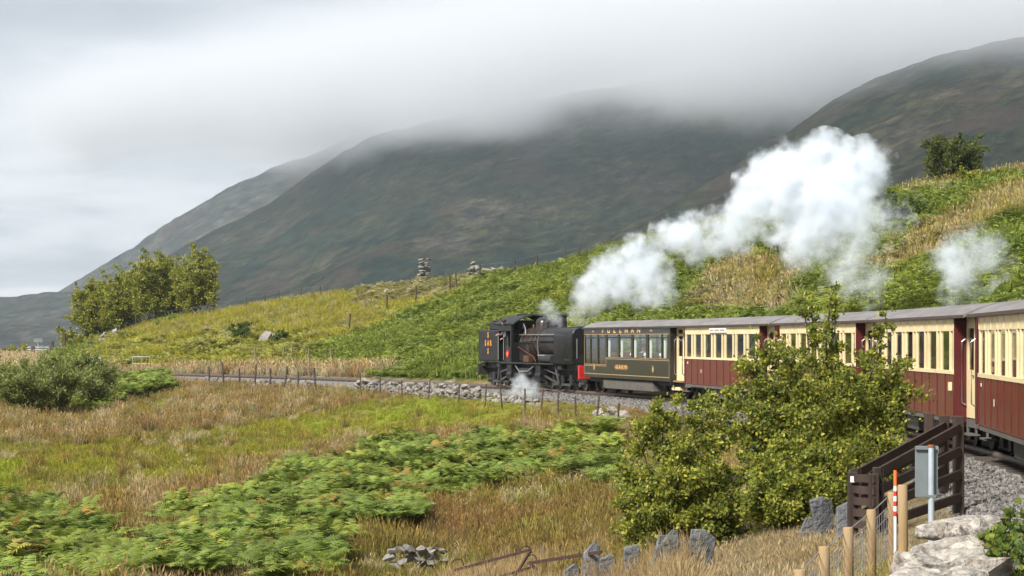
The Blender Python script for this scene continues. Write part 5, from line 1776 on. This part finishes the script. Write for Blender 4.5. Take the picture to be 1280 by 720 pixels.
for k, (u, v, d, sx, sy, sz) in enumerate(big):
    p = P(u, v, d)
    me = stone_mesh('stone', M['stonepale'], 300 + k, (sx, sy, sz), 18, True, 0.035)
    o = obj('stone', me, root, (p.x - broot.x, p.y - broot.y, p.z - sz * 0.4 - broot.z))
    o.rotation_euler = (random.uniform(-0.25, 0.25), random.uniform(-0.25, 0.25), random.uniform(-0.6, 0.6))
    # course below that carries it
    me2 = STONES[k % 9]
    for q in range(2):
        o2 = obj('stone', me2, root, (p.x - broot.x + random.gauss(0, 0.15), p.y - broot.y + random.gauss(0, 0.15), p.z - sz * 0.4 - 0.3 * (q + 1) - broot.z))
        o2.scale = (0.7, 0.7, 0.55); o2.rotation_euler = (0, 0, random.uniform(0, 6))

# ------------------------------------------------------------------ slate slab fence
slabs = [(718, 706, 31.6, 0.30, 0.62, 0.0), (740, 678, 31.2, 0.36, 0.72, 0.05), (764, 694, 30.6, 0.30, 0.55, -0.1), (790, 682, 30.0, 0.34, 0.72, 0.06), (818, 668, 29.3, 0.52, 0.75, 0.45), (842, 664, 28.9, 0.30, 0.66, -0.05), (864, 662, 28.6, 0.46, 0.62, 0.3),
         (1008, 646, 28.6, 0.6, 0.5, 0.6), (1034, 620, 28.0, 0.38, 0.75, -0.38), (1056, 626, 27.6, 0.30, 0.62, 0.12)]
labs = {0: 'small upright slate slab at the rusty iron bar, end of the slab row', 1: 'tall square topped slate slab crossed by the rusty iron bar', 2: 'short broken slate slab between two taller slabs', 3: 'upright slate slab just left of the broad leaning one',
        4: 'broad slate slab leaning to the right under the bush', 5: 'narrow upright slate slab beside the broad leaning one', 6: 'wide low slate slab at the edge of the tall straw grass', 7: 'fallen slate slab beside the low bush, nearest the leaning one',
        8: 'tall slate slab leaning left beside the dark timber fence', 9: 'narrow slate slab touching the dark timber fence'}
for k, (u, ytop, d, w, h, lean) in enumerate(slabs):
    top = P(u, ytop, d)
    r = np.random.default_rng(500 + k)
    z0 = gz(top.x, top.y) - 0.15
    hh = max(h, top.z - z0)
    b = Vector((top.x, top.y, z0))
    w *= 0.78
    pts = [(-w / 2 + r.normal(0, 0.02), 0), (w / 2 + r.normal(0, 0.02), 0), (w / 2 + r.normal(0, 0.03), hh * r.uniform(0.88, 1.0)), (w * r.uniform(0.0, 0.2), hh * 1.02), (-w / 2 + r.normal(0, 0.03), hh * r.uniform(0.85, 1.0))]
    mb = MB()
    n = len(pts)
    for y in (-0.035, 0.035):
        mb.v += [(px_ + r.normal(0, 0.008), y + r.normal(0, 0.006), pz) for px_, pz in pts]
    mb.f += [tuple(range(n))[::-1], tuple(n + i for i in range(n))] + [(i, (i + 1) % n, n + (i + 1) % n, n + i) for i in range(n)]
    o = mb.build('slate_slab', M['slate'], None, False, 0.012)
    o.location = b; o.rotation_euler = (r.normal(0, 0.06), lean * 0.5, r.normal(0.15, 0.15))
    tag(o, labs[k], 'slate slab', 'slate slabs of the old fence')

# rusty iron gate remains
A1, A2 = P(568, 713, 34.5), P(664, 687, 34.0)
B1, B2 = P(660, 704, 33.2), P(752, 690, 30.9)
root = thing('iron_gate', 'bent rusty iron gate bars lying against the slate slabs', 'gate', A1)
R_ = lambda p: tuple(Vector(p) - A1)
MB().bar(R_(A1), R_(A2), 0.035, 0.05).build('bar', M['rustdark'], root)
MB().bar(R_(B1), R_(B2), 0.035, 0.05).build('bar', M['rustdark'], root)
MB().bar(R_(P(663, 689, 33.9)), R_(P(640, 726, 33.0)), 0.03, 0.04).build('bar', M['rustdark'], root)
MB().bar(R_(P(622, 722, 33.0)), R_(P(668, 708, 33.1)), 0.03, 0.04).build('bar', M['rustdark'], root)
MB().bar(R_(P(662, 704, 33.1)), R_(P(684, 724, 32.8)), 0.03, 0.04).build('bar', M['rustdark'], root)
for (u, v, rr) in ((572, 706, 0.10), (657, 690, 0.10), (664, 700, 0.09)):
    c = P(u, v, 33.8)
    MB().tube([tuple(c - A1 + Vector((rr * math.cos(a), 0, rr * math.sin(a)))) for a in np.linspace(-0.2, 3.0, 9)], 0.012, 6).build('hook', M['rustdark'], root)

# ------------------------------------------------------------------ wire fence close by
posts = [(1000, 712, 16.6), (1030, 683, 18.0), (1060, 659, 19.3), (1089, 637, 20.7), (1115, 615, 22.0)]
fb = P(*posts[0]); fb.z = gz(fb.x, fb.y)
root = thing('wire_fence', 'new round timber posts carrying wire netting through the straw grass', 'fence', fb)
tops = []
for (u, v, d) in posts:
    t = P(u, v, d)
    zb = min(gz(t.x, t.y) - 0.2, t.z - 0.9)
    mb = MB().tube([(0, 0, zb - t.z), (0.004, 0, -0.4), (0, 0, -0.012), (0, 0, 0)], [0.05, 0.05, 0.05, 0.044], 14)
    o = mb.build('post', M['post'], root, True)
    o.location = t - fb
    tops.append(t)
for (a, b_) in zip(tops[:-1], tops[1:]):
    for k, dz in enumerate((-0.06, -0.17, -0.28, -0.40, -0.53, -0.68)):
        MB().tube([tuple(a - fb + Vector((-0.05, 0, dz))), tuple((a + b_) / 2 - fb + Vector((-0.05, 0, dz - 0.01))), tuple(b_ - fb + Vector((-0.05, 0, dz)))], 0.0045 if k else 0.006, 5).build('wire', M['wire'], root)
    m = 9
    for i in range(m):
        q = a.lerp(b_, (i + 0.5) / m) - fb
        MB().tube([tuple(q + Vector((-0.05, 0, -0.17))), tuple(q + Vector((-0.05, 0, -0.68)))], 0.003, 4).build('wire', M['wire'], root)
b = P(1128, 606, 22.6)
o = MB().tube([(0, 0, -1.2), (0.01, 0, -0.5), (0, 0, -0.01), (0, 0, 0)], [0.055, 0.055, 0.055, 0.048], 14).build('fence_post', M['post'], None, True)
o.location = b
tag(o, 'single stout timber post just behind the orange and white marker', 'post')
# orange, red and white marker
b = P(1119, 588, 21.8)
root = thing('marker_post', 'thin marker stake with orange top and red and white bands', 'marker post', (b.x, b.y, b.z - 1.05))
MB().tube([(0, 0, 0), (0, 0, 0.55)], 0.017, 10).build('white_shaft', M['markwhite'], root, True)
for k in range(6):
    MB().tube([(0, 0, 0.55 + 0.055 * k), (0, 0, 0.55 + 0.055 * (k + 1))], 0.018, 10).build('band', M['markred'] if k % 2 == 0 else M['markwhite'], root, True)
MB().tube([(0, 0, 0.88), (0, 0, 1.05)], 0.018, 10).build('orange_top', M['hivis'], root, True)
# grey sign seen from behind on a pale pole
b = P(1164, 556, 22.8); zb = gz(b.x, b.y) - 0.1
root = thing('track_sign', 'grey lineside sign seen from behind on a pale steel pole', 'sign', (b.x, b.y, zb))
h = b.z - zb
MB().tube([(0, 0, 0), (0, 0, h - 0.03)], 0.034, 14).build('pole', M['pole'], root, True)
MB().tube([(0, 0, h - 0.03), (0, 0, h)], 0.04, 14).build('pole_cap', M['rust'], root, True)
MB().box(-0.175, 0.085, 0.036, 0.052, h - 0.60, h - 0.015).build('sheet', M['signgrey'], root, bevel=0.004)
MB().box(-0.175, 0.085, -0.0, 0.036, h - 0.055, h - 0.02).build('bracket', M['signgrey'], root)
MB().box(-0.05, 0.05, -0.035, 0.036, h - 0.60, h - 0.57).build('bracket', M['signgrey'], root)

# ------------------------------------------------------------------ dark timber wing fences of the cattle grid
def wing(label, A, Bp, zb_a, zb_b, rails, extra=None):
    """posts at A and Bp (their tops), rails sloping between them"""
    base = Vector((A.x, A.y, zb_a))
    root = thing('timber_wing_fence', label, 'fence', base)
    for p, zb in ((A, zb_a), (Bp, zb_b)):
        MB().box(-0.07, 0.07, -0.07, 0.07, zb - base.z - 0.2, p.z - base.z).build('post', M['timber'], root, bevel=0.012).location = (p.x - base.x, p.y - base.y, 0)
    for k in range(rails):
        f = k / rails
        a = Vector((A.x, A.y - 0.09, A.z - 0.06 - f * (A.z - zb_a - 0.05))) - base
        c = Vector((Bp.x, Bp.y - 0.09, Bp.z - 0.16 - f * (Bp.z - zb_b - 0.1))) - base
        MB().bar(a, c, 0.045, 0.13).build('rail', M['timber'], root, bevel=0.006)
    return root, base


A = P(1098, 584, 26.6); Bp = P(1198, 520, 28.0)
rt, bs = wing('dark timber wing fence sloping up to the tall post beside the coach', A, Bp, gz(A.x, A.y), P(1198, 645, 28).z, 4)
A2 = P(1070, 586, 28.8); B2 = P(1180, 519, 31.2)
rt2, bs2 = wing('sloping dark timber fence just behind the one with the tall post', A2, B2, gz(A2.x, A2.y), P(1180, 600, 31.2).z, 4)
p = P(1161, 516, 31.8)
MB().box(-0.07, 0.07, -0.07, 0.07, -1.2, 0).build('post', M['timber'], rt2, bevel=0.012).location = p - bs2
# end panel across the low end of the wings
q0 = P(1066, 590, 26.9); q1 = P(1092, 592, 26.5)
eb = Vector((q0.x, q0.y, gz(q0.x, q0.y)))
root = thing('timber_end_panel', 'small dark timber gate panel closing the low end of the wing fences', 'gate', eb)
for q in (q0, q1):
    MB().box(-0.065, 0.065, -0.065, 0.065, -0.2, q.z - eb.z).build('post', M['timber'], root, bevel=0.01).location = (q.x - eb.x, q.y - eb.y, 0)
for k in range(5):
    a = q0 - eb + Vector((0, -0.08, -0.07 - 0.155 * k)); c = q1 - eb + Vector((0, -0.08, -0.07 - 0.155 * k))
    MB().bar(a, c, 0.04, 0.10).build('rail', M['timber'], root)
MB().box(-0.05, 0.05, -0.11, -0.10, q0.z - eb.z - 0.13, q0.z - eb.z - 0.05).build('number_plate', M['white'], root)
# cross beams and old sleepers on the ground by the ballast
for k, (u0, v0, d0, u1, v1, d1, lab) in enumerate([(1206, 634, 24.5, 1290, 622, 26.0, 'dark old sleeper lying flat at the edge of the ballast'), (1212, 645, 22.6, 1268, 640, 23.4, 'shorter dark timber offcut in front of the old sleeper')]):
    a = P(u0, v0, d0); c = P(u1, v1, d1)
    za = gz(a.x, a.y) + 0.06; zc_ = gz(c.x, c.y) + 0.1
    o = MB().bar((0, 0, 0), (c.x - a.x, c.y - a.y, zc_ - za), 0.22, 0.13).build('old_sleeper', M['timber'], None, bevel=0.01)
    o.location = (a.x, a.y, za)
    tag(o, lab, 'sleeper')

# ------------------------------------------------------------------ post and wire fences farther off
def far_fence(label, pts, h, r, mat_='oldpost', wires=3, jitter=0.06, name='wire_fence'):
    base = pts[0]
    root = thing(name, label, 'fence', base)
    tops = []
    for p in pts:
        hh = h * random.uniform(0.85, 1.12)
        lean = Vector((random.gauss(0, jitter), random.gauss(0, jitter), 0))
        t = p - base + Vector((0, 0, hh)) + lean * hh
        MB().tube([tuple(p - base - Vector((0, 0, 0.15))), tuple(t)], [r, r * 0.92], 7).build('post', M[mat_], root)
        tops.append((p - base, t))
    for (a0, a1), (b0, b1) in zip(tops[:-1], tops[1:]):
        for k in range(wires):
            f = 0.35 + 0.6 * k / max(1, wires - 1)
            MB().tube([tuple(a0.lerp(a1, f)), tuple(b0.lerp(b1, f))], 0.006, 4).build('wire', M['wire'], root)
    return root


def gpt(u, d):
    return G(u, d)


far_fence('thin weathered posts and wire along the bank below the locomotive', [track_pt(u, -4.3) for u in (628, 656, 675, 697, 720, 745, 772)], 0.95, 0.036)
far_fence('thin weathered posts and wire in front of the trackside stone wall', [track_pt(u, -4.2) for u in (452, 475, 503, 535, 573, 606)], 0.95, 0.036)
far_fence('leaning old posts below the track left of the stone wall', [track_pt(u, -4.6) for u in (262, 280, 300, 318, 338, 355, 372, 395)], 1.2, 0.055, jitter=0.08)
far_fence('posts on the far side of the track under the bracken slope', [G(u, d) for u, d in ((320, 125), (353, 122), (363, 121), (384, 119), (416, 116))], 1.2, 0.06, mat_='palepost', wires=2)
far_fence('line of small posts along the grassy skyline', [G(u, np.interp(u, CD_U, CD_D) - 1.5) for u in (60, 100, 128, 150, 170, 192, 215, 240, 262, 308, 331, 350, 376, 402)], 1.0, 0.06, wires=2)
far_fence('fence posts climbing diagonally past the ruined wall', [G(u, d) for u, d in ((436, 142), (483, 150), (520, 153), (563, 155), (571, 156), (600, 156), (643, 150))], 1.35, 0.07, wires=2)
far_fence('few posts on the skyline left of the steam', [G(u, np.interp(u, CD_U, CD_D) - 1) for u in (643, 672, 708, 724)], 1.2, 0.07, mat_='oldpost', wires=2)

# ------------------------------------------------------------------ gates and rails at far left
def tube_gate(name, label, u0, u1, ytop, d, h, bars, mat_='galv', verts=2, r=0.035):
    a = P(u0, ytop, d); c = P(u1, ytop, d)
    base = Vector((a.x, a.y, a.z - h))
    root = thing(name, label, 'gate', base)
    w = c.x - a.x
    for k in range(bars):
        z = h * (0.12 + 0.88 * k / (bars - 1))
        MB().tube([(0, 0, z), (w, 0, z)], r, 7).build('bar', M[mat_], root)
    for k in range(verts):
        x = w * k / (verts - 1)
        MB().tube([(x, 0, 0), (x, 0, h)], r * 1.15, 7).build('upright', M[mat_], root)
    return root


tube_gate('metal_gate', 'pale galvanised field gate beside the pale bush at the far field', 34, 61, 434, 200, 1.35, 6, verts=3)
tube_gate('metal_gate', 'small pale metal hurdle standing beside the far track', 166, 187, 446, 131, 1.05, 3, verts=3, r=0.022)
tube_gate('metal_rail', 'single pale metal rail low beside the willow bushes', 108, 126, 447, 128, 0.5, 2, verts=2, r=0.03)
a = P(-20, 438, 215); root = thing('rail_fence', 'brown timber rail fence in the dry far field', 'fence', (a.x, a.y, a.z - 1.5))
w = P(32, 438, 215).x - a.x
for k in range(5):
    MB().box(w * k / 4 - 0.12, w * k / 4 + 0.12, -0.1, 0.1, 0, 1.5).build('post', M['rustdark'], root)
for z in (1.35, 0.8):
    MB().box(0, w, -0.14, -0.10, z - 0.09, z + 0.09).build('rail', M['rustdark'], root)
for (u, d, h, lab) in [(80, 205, 2.0, 'thick brown post beside the pale bush'), (65, 206, 1.6, 'short brown post beside the metal gate'), (41, 200, 1.3, 'dark gate post in front of the galvanised gate')]:
    b = G(u, d)
    o = MB().box(-0.16, 0.16, -0.12, 0.12, -0.2, h).build('gate_post', M['oldpost'], None, bevel=0.03)
    o.location = b
    tag(o, lab, 'post')
a = P(48, 428, 206); o = MB().box(-0.1, 0.1, -0.1, 0.1, -2.0, 0.4).box(-0.45, 0.45, -0.13, -0.101, 0, 0.4).build('field_sign', M['signgrey'], None)
o.location = a; tag(o, 'small square sign board above the galvanised field gate', 'sign')

# ------------------------------------------------------------------ loose ballast stones
def make_ballast_stones():
    n = 16000
    s = np.concatenate([rng.uniform(-24, 4, 11000), rng.uniform(4, 45, 5000)])
    o_ = -rng.uniform(0.75, 2.75, n)
    th = s / RS
    x = TCX + (RT + o_) * np.cos(th); y = TCY + (RT + o_) * np.sin(th)
    z = np.interp(-o_, [0.7, 1.2, 1.85, 2.6], [-0.14, -0.15, -0.24, -0.45])
    col = np.array((0.125, 0.115, 0.105)) * rng.uniform(0.4, 1.6, (n, 1))
    mm, t, out = new_mat('ballast_stone')
    a = N(t, 'ShaderNodeAttribute', attribute_name='col', attribute_type='INSTANCER')
    p = N(t, 'ShaderNodeBsdfPrincipled', inp={'Roughness': 0.9}); L(t, a.outputs['Color'], p.inputs['Base Color']); L(t, p.outputs[0], out.inputs[0])
    ms = [stone_mesh('ballast_stone', mm, 700 + k, (0.09, 0.075, 0.06), 9) for k in range(4)]
    scatter('ballast_stones', ms, np.stack([x, y, z], -1), rng.uniform(0, 6.28, (n, 3)), rng.uniform(0.6, 1.4, n), rng.integers(0, 4, n), col, 'loose grey ballast stones along the track shoulder', 'ballast')


make_ballast_stones()


# ------------------------------------------------------------------ steam
def steam(name, label, puffs, dens, nscale, pad=1.25, soft=1.0, thr=0.30):
    """a closed lumpy hull round the puffs; inside it the vapour thins out from each puff's heart, broken up by noise"""
    cs = [(P(u, v, d), r / F * d) for u, v, r, d, w in puffs]
    bm = bmesh.new()
    for (c, r) in cs:
        bmesh.ops.create_icosphere(bm, subdivisions=2, radius=r * pad, matrix=Matrix.Translation(c))
    me = bpy.data.meshes.new(name); bm.to_mesh(me); bm.free()
    o = bpy.data.objects.new(name, me); COL.objects.link(o)
    rm = o.modifiers.new('r', 'REMESH'); rm.mode = 'VOXEL'; rm.voxel_size = max(0.08, min(r for c, r in cs) * 0.25)
    dg = bpy.context.evaluated_depsgraph_get()
    me2 = bpy.data.meshes.new_from_object(o.evaluated_get(dg))
    bpy.data.objects.remove(o)
    m, t, out = new_mat(name + '_vapour')
    g = N(t, 'ShaderNodeNewGeometry')
    n0 = N(t, 'ShaderNodeTexNoise', inp={'Scale': nscale, 'Detail': 6.0, 'Roughness': 0.68})
    L(t, g.outputs['Position'], n0.inputs['Vector'])
    sub = N(t, 'ShaderNodeVectorMath', operation='SUBTRACT'); L(t, n0.outputs['Color'], sub.inputs[0]); sub.inputs[1].default_value = (0.5, 0.5, 0.5)
    sc = N(t, 'ShaderNodeVectorMath', operation='SCALE'); L(t, sub.outputs[0], sc.inputs[0]); sc.inputs['Scale'].default_value = 1.9 / nscale * 0.9
    pos0 = N(t, 'ShaderNodeVectorMath', operation='ADD'); L(t, g.outputs['Position'], pos0.inputs[0]); L(t, sc.outputs[0], pos0.inputs[1])
    nf = N(t, 'ShaderNodeTexNoise', inp={'Scale': nscale * 3.1, 'Detail': 4.0, 'Roughness': 0.65}); L(t, g.outputs['Position'], nf.inputs['Vector'])
    sub2 = N(t, 'ShaderNodeVectorMath', operation='SUBTRACT'); L(t, nf.outputs['Color'], sub2.inputs[0]); sub2.inputs[1].default_value = (0.5, 0.5, 0.5)
    sc2 = N(t, 'ShaderNodeVectorMath', operation='SCALE'); L(t, sub2.outputs[0], sc2.inputs[0]); sc2.inputs['Scale'].default_value = 0.75 / nscale
    pos = N(t, 'ShaderNodeVectorMath', operation='ADD'); L(t, pos0.outputs[0], pos.inputs[0]); L(t, sc2.outputs[0], pos.inputs[1])
    acc = None
    for (c, r), (u, v, rp, d_, w) in zip(cs, puffs):
        dn = N(t, 'ShaderNodeVectorMath', operation='DISTANCE'); L(t, pos.outputs[0], dn.inputs[0]); dn.inputs[1].default_value = tuple(c)
        mr = N(t, 'ShaderNodeMapRange', inp={1: r * 1.12, 2: r * 0.45, 3: 0.0, 4: w}); L(t, dn.outputs['Value'], mr.inputs[0])
        acc = mr.outputs[0] if acc is None else math_n(t, 'MAXIMUM', acc, mr.outputs[0])
    n1 = N(t, 'ShaderNodeTexNoise', inp={'Scale': nscale * 2.3, 'Detail': 3.0, 'Roughness': 0.6}); L(t, g.outputs['Position'], n1.inputs['Vector'])
    nm = N(t, 'ShaderNodeMapRange', inp={1: thr + 0.05, 2: 0.70, 3: 0.0, 4: 1.7}); L(t, n1.outputs[0], nm.inputs[0])
    ero = math_n(t, 'MULTIPLY', math_n(t, 'SUBTRACT', 1.5, nm.outputs[0]), 0.22)
    tor = math_n(t, 'MAXIMUM', math_n(t, 'SUBTRACT', acc, ero), 0.0)
    sq = math_n(t, 'MULTIPLY', math_n(t, 'POWER', tor, 1.15), 1.55)
    d = math_n(t, 'MULTIPLY', math_n(t, 'MULTIPLY', sq, math_n(t, 'ADD', math_n(t, 'MULTIPLY', nm.outputs[0], 0.5), 0.5)), dens)
    pv = N(t, 'ShaderNodeVolumePrincipled')
    pv.inputs['Color'].default_value = (0.885, 0.925, 0.97, 1)
    pv.inputs['Anisotropy'].default_value = 0.0
    L(t, d, pv.inputs['Density']); L(t, pv.outputs[0], out.inputs['Volume'])
    try:
        m.cycles.volume_step_rate = 0.16 * soft
    except Exception:
        pass
    me2.materials.clear(); me2.materials.append(m)
    so = obj(name, me2)
    tag(so, label, 'steam', kind='stuff')


steam('steam_plume', 'big white steam cloud drifting over the train', [
    (738, 366, 34, 80, 0.55), (765, 345, 40, 79, 0.7), (800, 330, 40, 78, 0.75), (815, 358, 34, 77, 0.55), (790, 372, 26, 78, 0.4), (848, 292, 34, 75, 0.8), (872, 305, 32, 74, 0.75), (905, 292, 36, 71, 0.85),
    (935, 268, 42, 69, 0.9), (965, 235, 46, 67, 1.0), (1000, 222, 50, 65, 1.0), (1032, 205, 40, 64, 1.0), (1027, 184, 22, 64, 0.9), (1082, 212, 38, 63, 0.9), (1105, 205, 18, 63, 0.7),
    (1045, 250, 54, 63, 1.0), (995, 265, 48, 66, 0.95), (1015, 300, 46, 64, 0.6), (1065, 290, 46, 62, 0.6), (1050, 335, 42, 62, 0.36), (1085, 345, 38, 61, 0.28), (1108, 268, 42, 61, 0.25), (1078, 375, 26, 61, 0.26), (1135, 250, 26, 61, 0.14)], 2.0, 0.62)
steam('steam_wisp', 'thin separate puff of steam above the nearer coach roofs', [(1195, 322, 36, 54, 0.6), (1228, 318, 36, 54, 0.55), (1252, 325, 24, 54, 0.4), (1190, 355, 30, 54, 0.5), (1208, 345, 32, 54, 0.45)], 1.9, 0.6)
steam('chimney_steam', 'small wisp of steam beside the locomotive chimney', [(684, 385, 15, 82.5, 0.7), (693, 397, 12, 82.5, 0.9), (718, 392, 15, 82, 0.5), (724, 404, 12, 82, 0.5)], 1.1, 1.9)
steam('cylinder_steam', 'small jet of steam low under the locomotive', [(650, 478, 14, 82, 0.9), (662, 487, 16, 81.5, 0.8), (645, 490, 12, 81.5, 0.7)], 1.6, 1.9)


# ------------------------------------------------------------------ haze and low cloud
def make_haze():
    mb = MB().box(-3600, 3600, -40, 4600, -70, 560)
    m, t, out = new_mat('haze_air')
    pv = N(t, 'ShaderNodeVolumePrincipled')
    pv.inputs['Color'].default_value = (0.80, 0.91, 1.0, 1)
    pv.inputs['Density'].default_value = 0.00010
    pv.inputs['Anisotropy'].default_value = 0.2
    L(t, pv.outputs[0], out.inputs['Volume'])
    o = mb.build('haze', m)
    tag(o, 'thin pale haze lying over the whole valley', 'haze', kind='stuff')


def make_cloud():
    # lumpy slab round the mountain tops
    nx, ny = 40, 30
    x0, x1, y0, y1 = -560.0, 1300.0, 1000.0, 2750.0
    V = []; Fc = []
    xs = np.linspace(x0, x1, nx); ys = np.linspace(y0, y1, ny)
    XX, YY = np.meshgrid(xs, ys)
    zb = 112 + 8 * fbm(XX / 260, YY / 260, 3)
    zt = 345 + 8 * fbm(XX / 300 + 9, YY / 300, 3)
    V = np.concatenate([np.stack([XX, YY, zb], -1).reshape(-1, 3), np.stack([XX, YY, zt], -1).reshape(-1, 3)])
    i = np.arange(nx * ny).reshape(ny, nx); j = i + nx * ny
    q = [np.stack([i[:-1, :-1], i[1:, :-1], i[1:, 1:], i[:-1, 1:]], -1).reshape(-1, 4),
         np.stack([j[:-1, :-1], j[:-1, 1:], j[1:, 1:], j[1:, :-1]], -1).reshape(-1, 4),
         np.stack([i[0, :-1], i[0, 1:], j[0, 1:], j[0, :-1]], -1), np.stack([i[-1, 1:], i[-1, :-1], j[-1, :-1], j[-1, 1:]], -1),
         np.stack([i[1:, 0], i[:-1, 0], j[:-1, 0], j[1:, 0]], -1), np.stack([i[:-1, -1], i[1:, -1], j[1:, -1], j[:-1, -1]], -1)]
    m, t, out = new_mat('low_cloud_vapour')
    g = N(t, 'ShaderNodeNewGeometry')
    sp = N(t, 'ShaderNodeSeparateXYZ'); L(t, g.outputs['Position'], sp.inputs[0])
    mp = N(t, 'ShaderNodeMapping'); mp.inputs['Scale'].default_value = (0.0062, 0.0042, 0.0085)
    L(t, g.outputs['Position'], mp.inputs[0])
    n1 = N(t, 'ShaderNodeTexNoise', inp={'Scale': 1.0, 'Detail': 5.0, 'Roughness': 0.6}); L(t, mp.outputs[0], n1.inputs['Vector'])
    zn = math_n(t, 'ADD', sp.outputs[2], math_n(t, 'MULTIPLY', math_n(t, 'SUBTRACT', n1.outputs[0], 0.5), 140.0))
    zn = math_n(t, 'ADD', zn, math_n(t, 'MULTIPLY', math_n(t, 'SUBTRACT', sp.outputs[1], 1300.0), -0.062))

    far = math_n(t, 'MAXIMUM', math_n(t, 'SUBTRACT', sp.outputs[1], 1500.0), 0.0)
    zn = math_n(t, 'SUBTRACT', zn, math_n(t, 'MULTIPLY', math_n(t, 'MULTIPLY', far, math_n(t, 'MAXIMUM', sp.outputs[0], 0.0)), 0.00068))

    def mrange(val, a, b):
        r = N(t, 'ShaderNodeMapRange', interpolation_type='SMOOTHSTEP', inp={1: a, 2: b, 3: 0.0, 4: 1.0})
        L(t, val, r.inputs[0])
        return r.outputs[0]
    dz = mrange(zn, 138, 214)
    fx = mrange(math_n(t, 'ADD', sp.outputs[0], math_n(t, 'MULTIPLY', math_n(t, 'SUBTRACT', sp.outputs[1], 1300.0), 0.8)), 90.0, 330.0)
    fx2 = mrange(sp.outputs[0], 1290, 1000)
    fy = mrange(sp.outputs[1], 1010, 1300)
    fy2 = mrange(sp.outputs[1], 2740, 2500)
    ft = mrange(sp.outputs[2], 335, 255)
    d = math_n(t, 'MULTIPLY', dz, fx)
    for q_ in (fx2, fy, fy2, ft):
        d = math_n(t, 'MULTIPLY', d, q_)
    d = math_n(t, 'MULTIPLY', d, 0.011)
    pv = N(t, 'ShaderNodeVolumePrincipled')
    pv.inputs['Color'].default_value = (0.82, 0.84, 0.87, 1)  # greyed scatter colour: shade from the cloud layer above is put into it
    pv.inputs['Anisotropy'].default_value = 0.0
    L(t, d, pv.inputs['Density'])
    L(t, pv.outputs[0], out.inputs['Volume'])
    try:
        m.cycles.volume_step_rate = 0.5
    except Exception:
        pass
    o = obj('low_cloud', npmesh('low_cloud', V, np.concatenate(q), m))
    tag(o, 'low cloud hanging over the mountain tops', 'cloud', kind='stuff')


make_haze()
make_cloud()
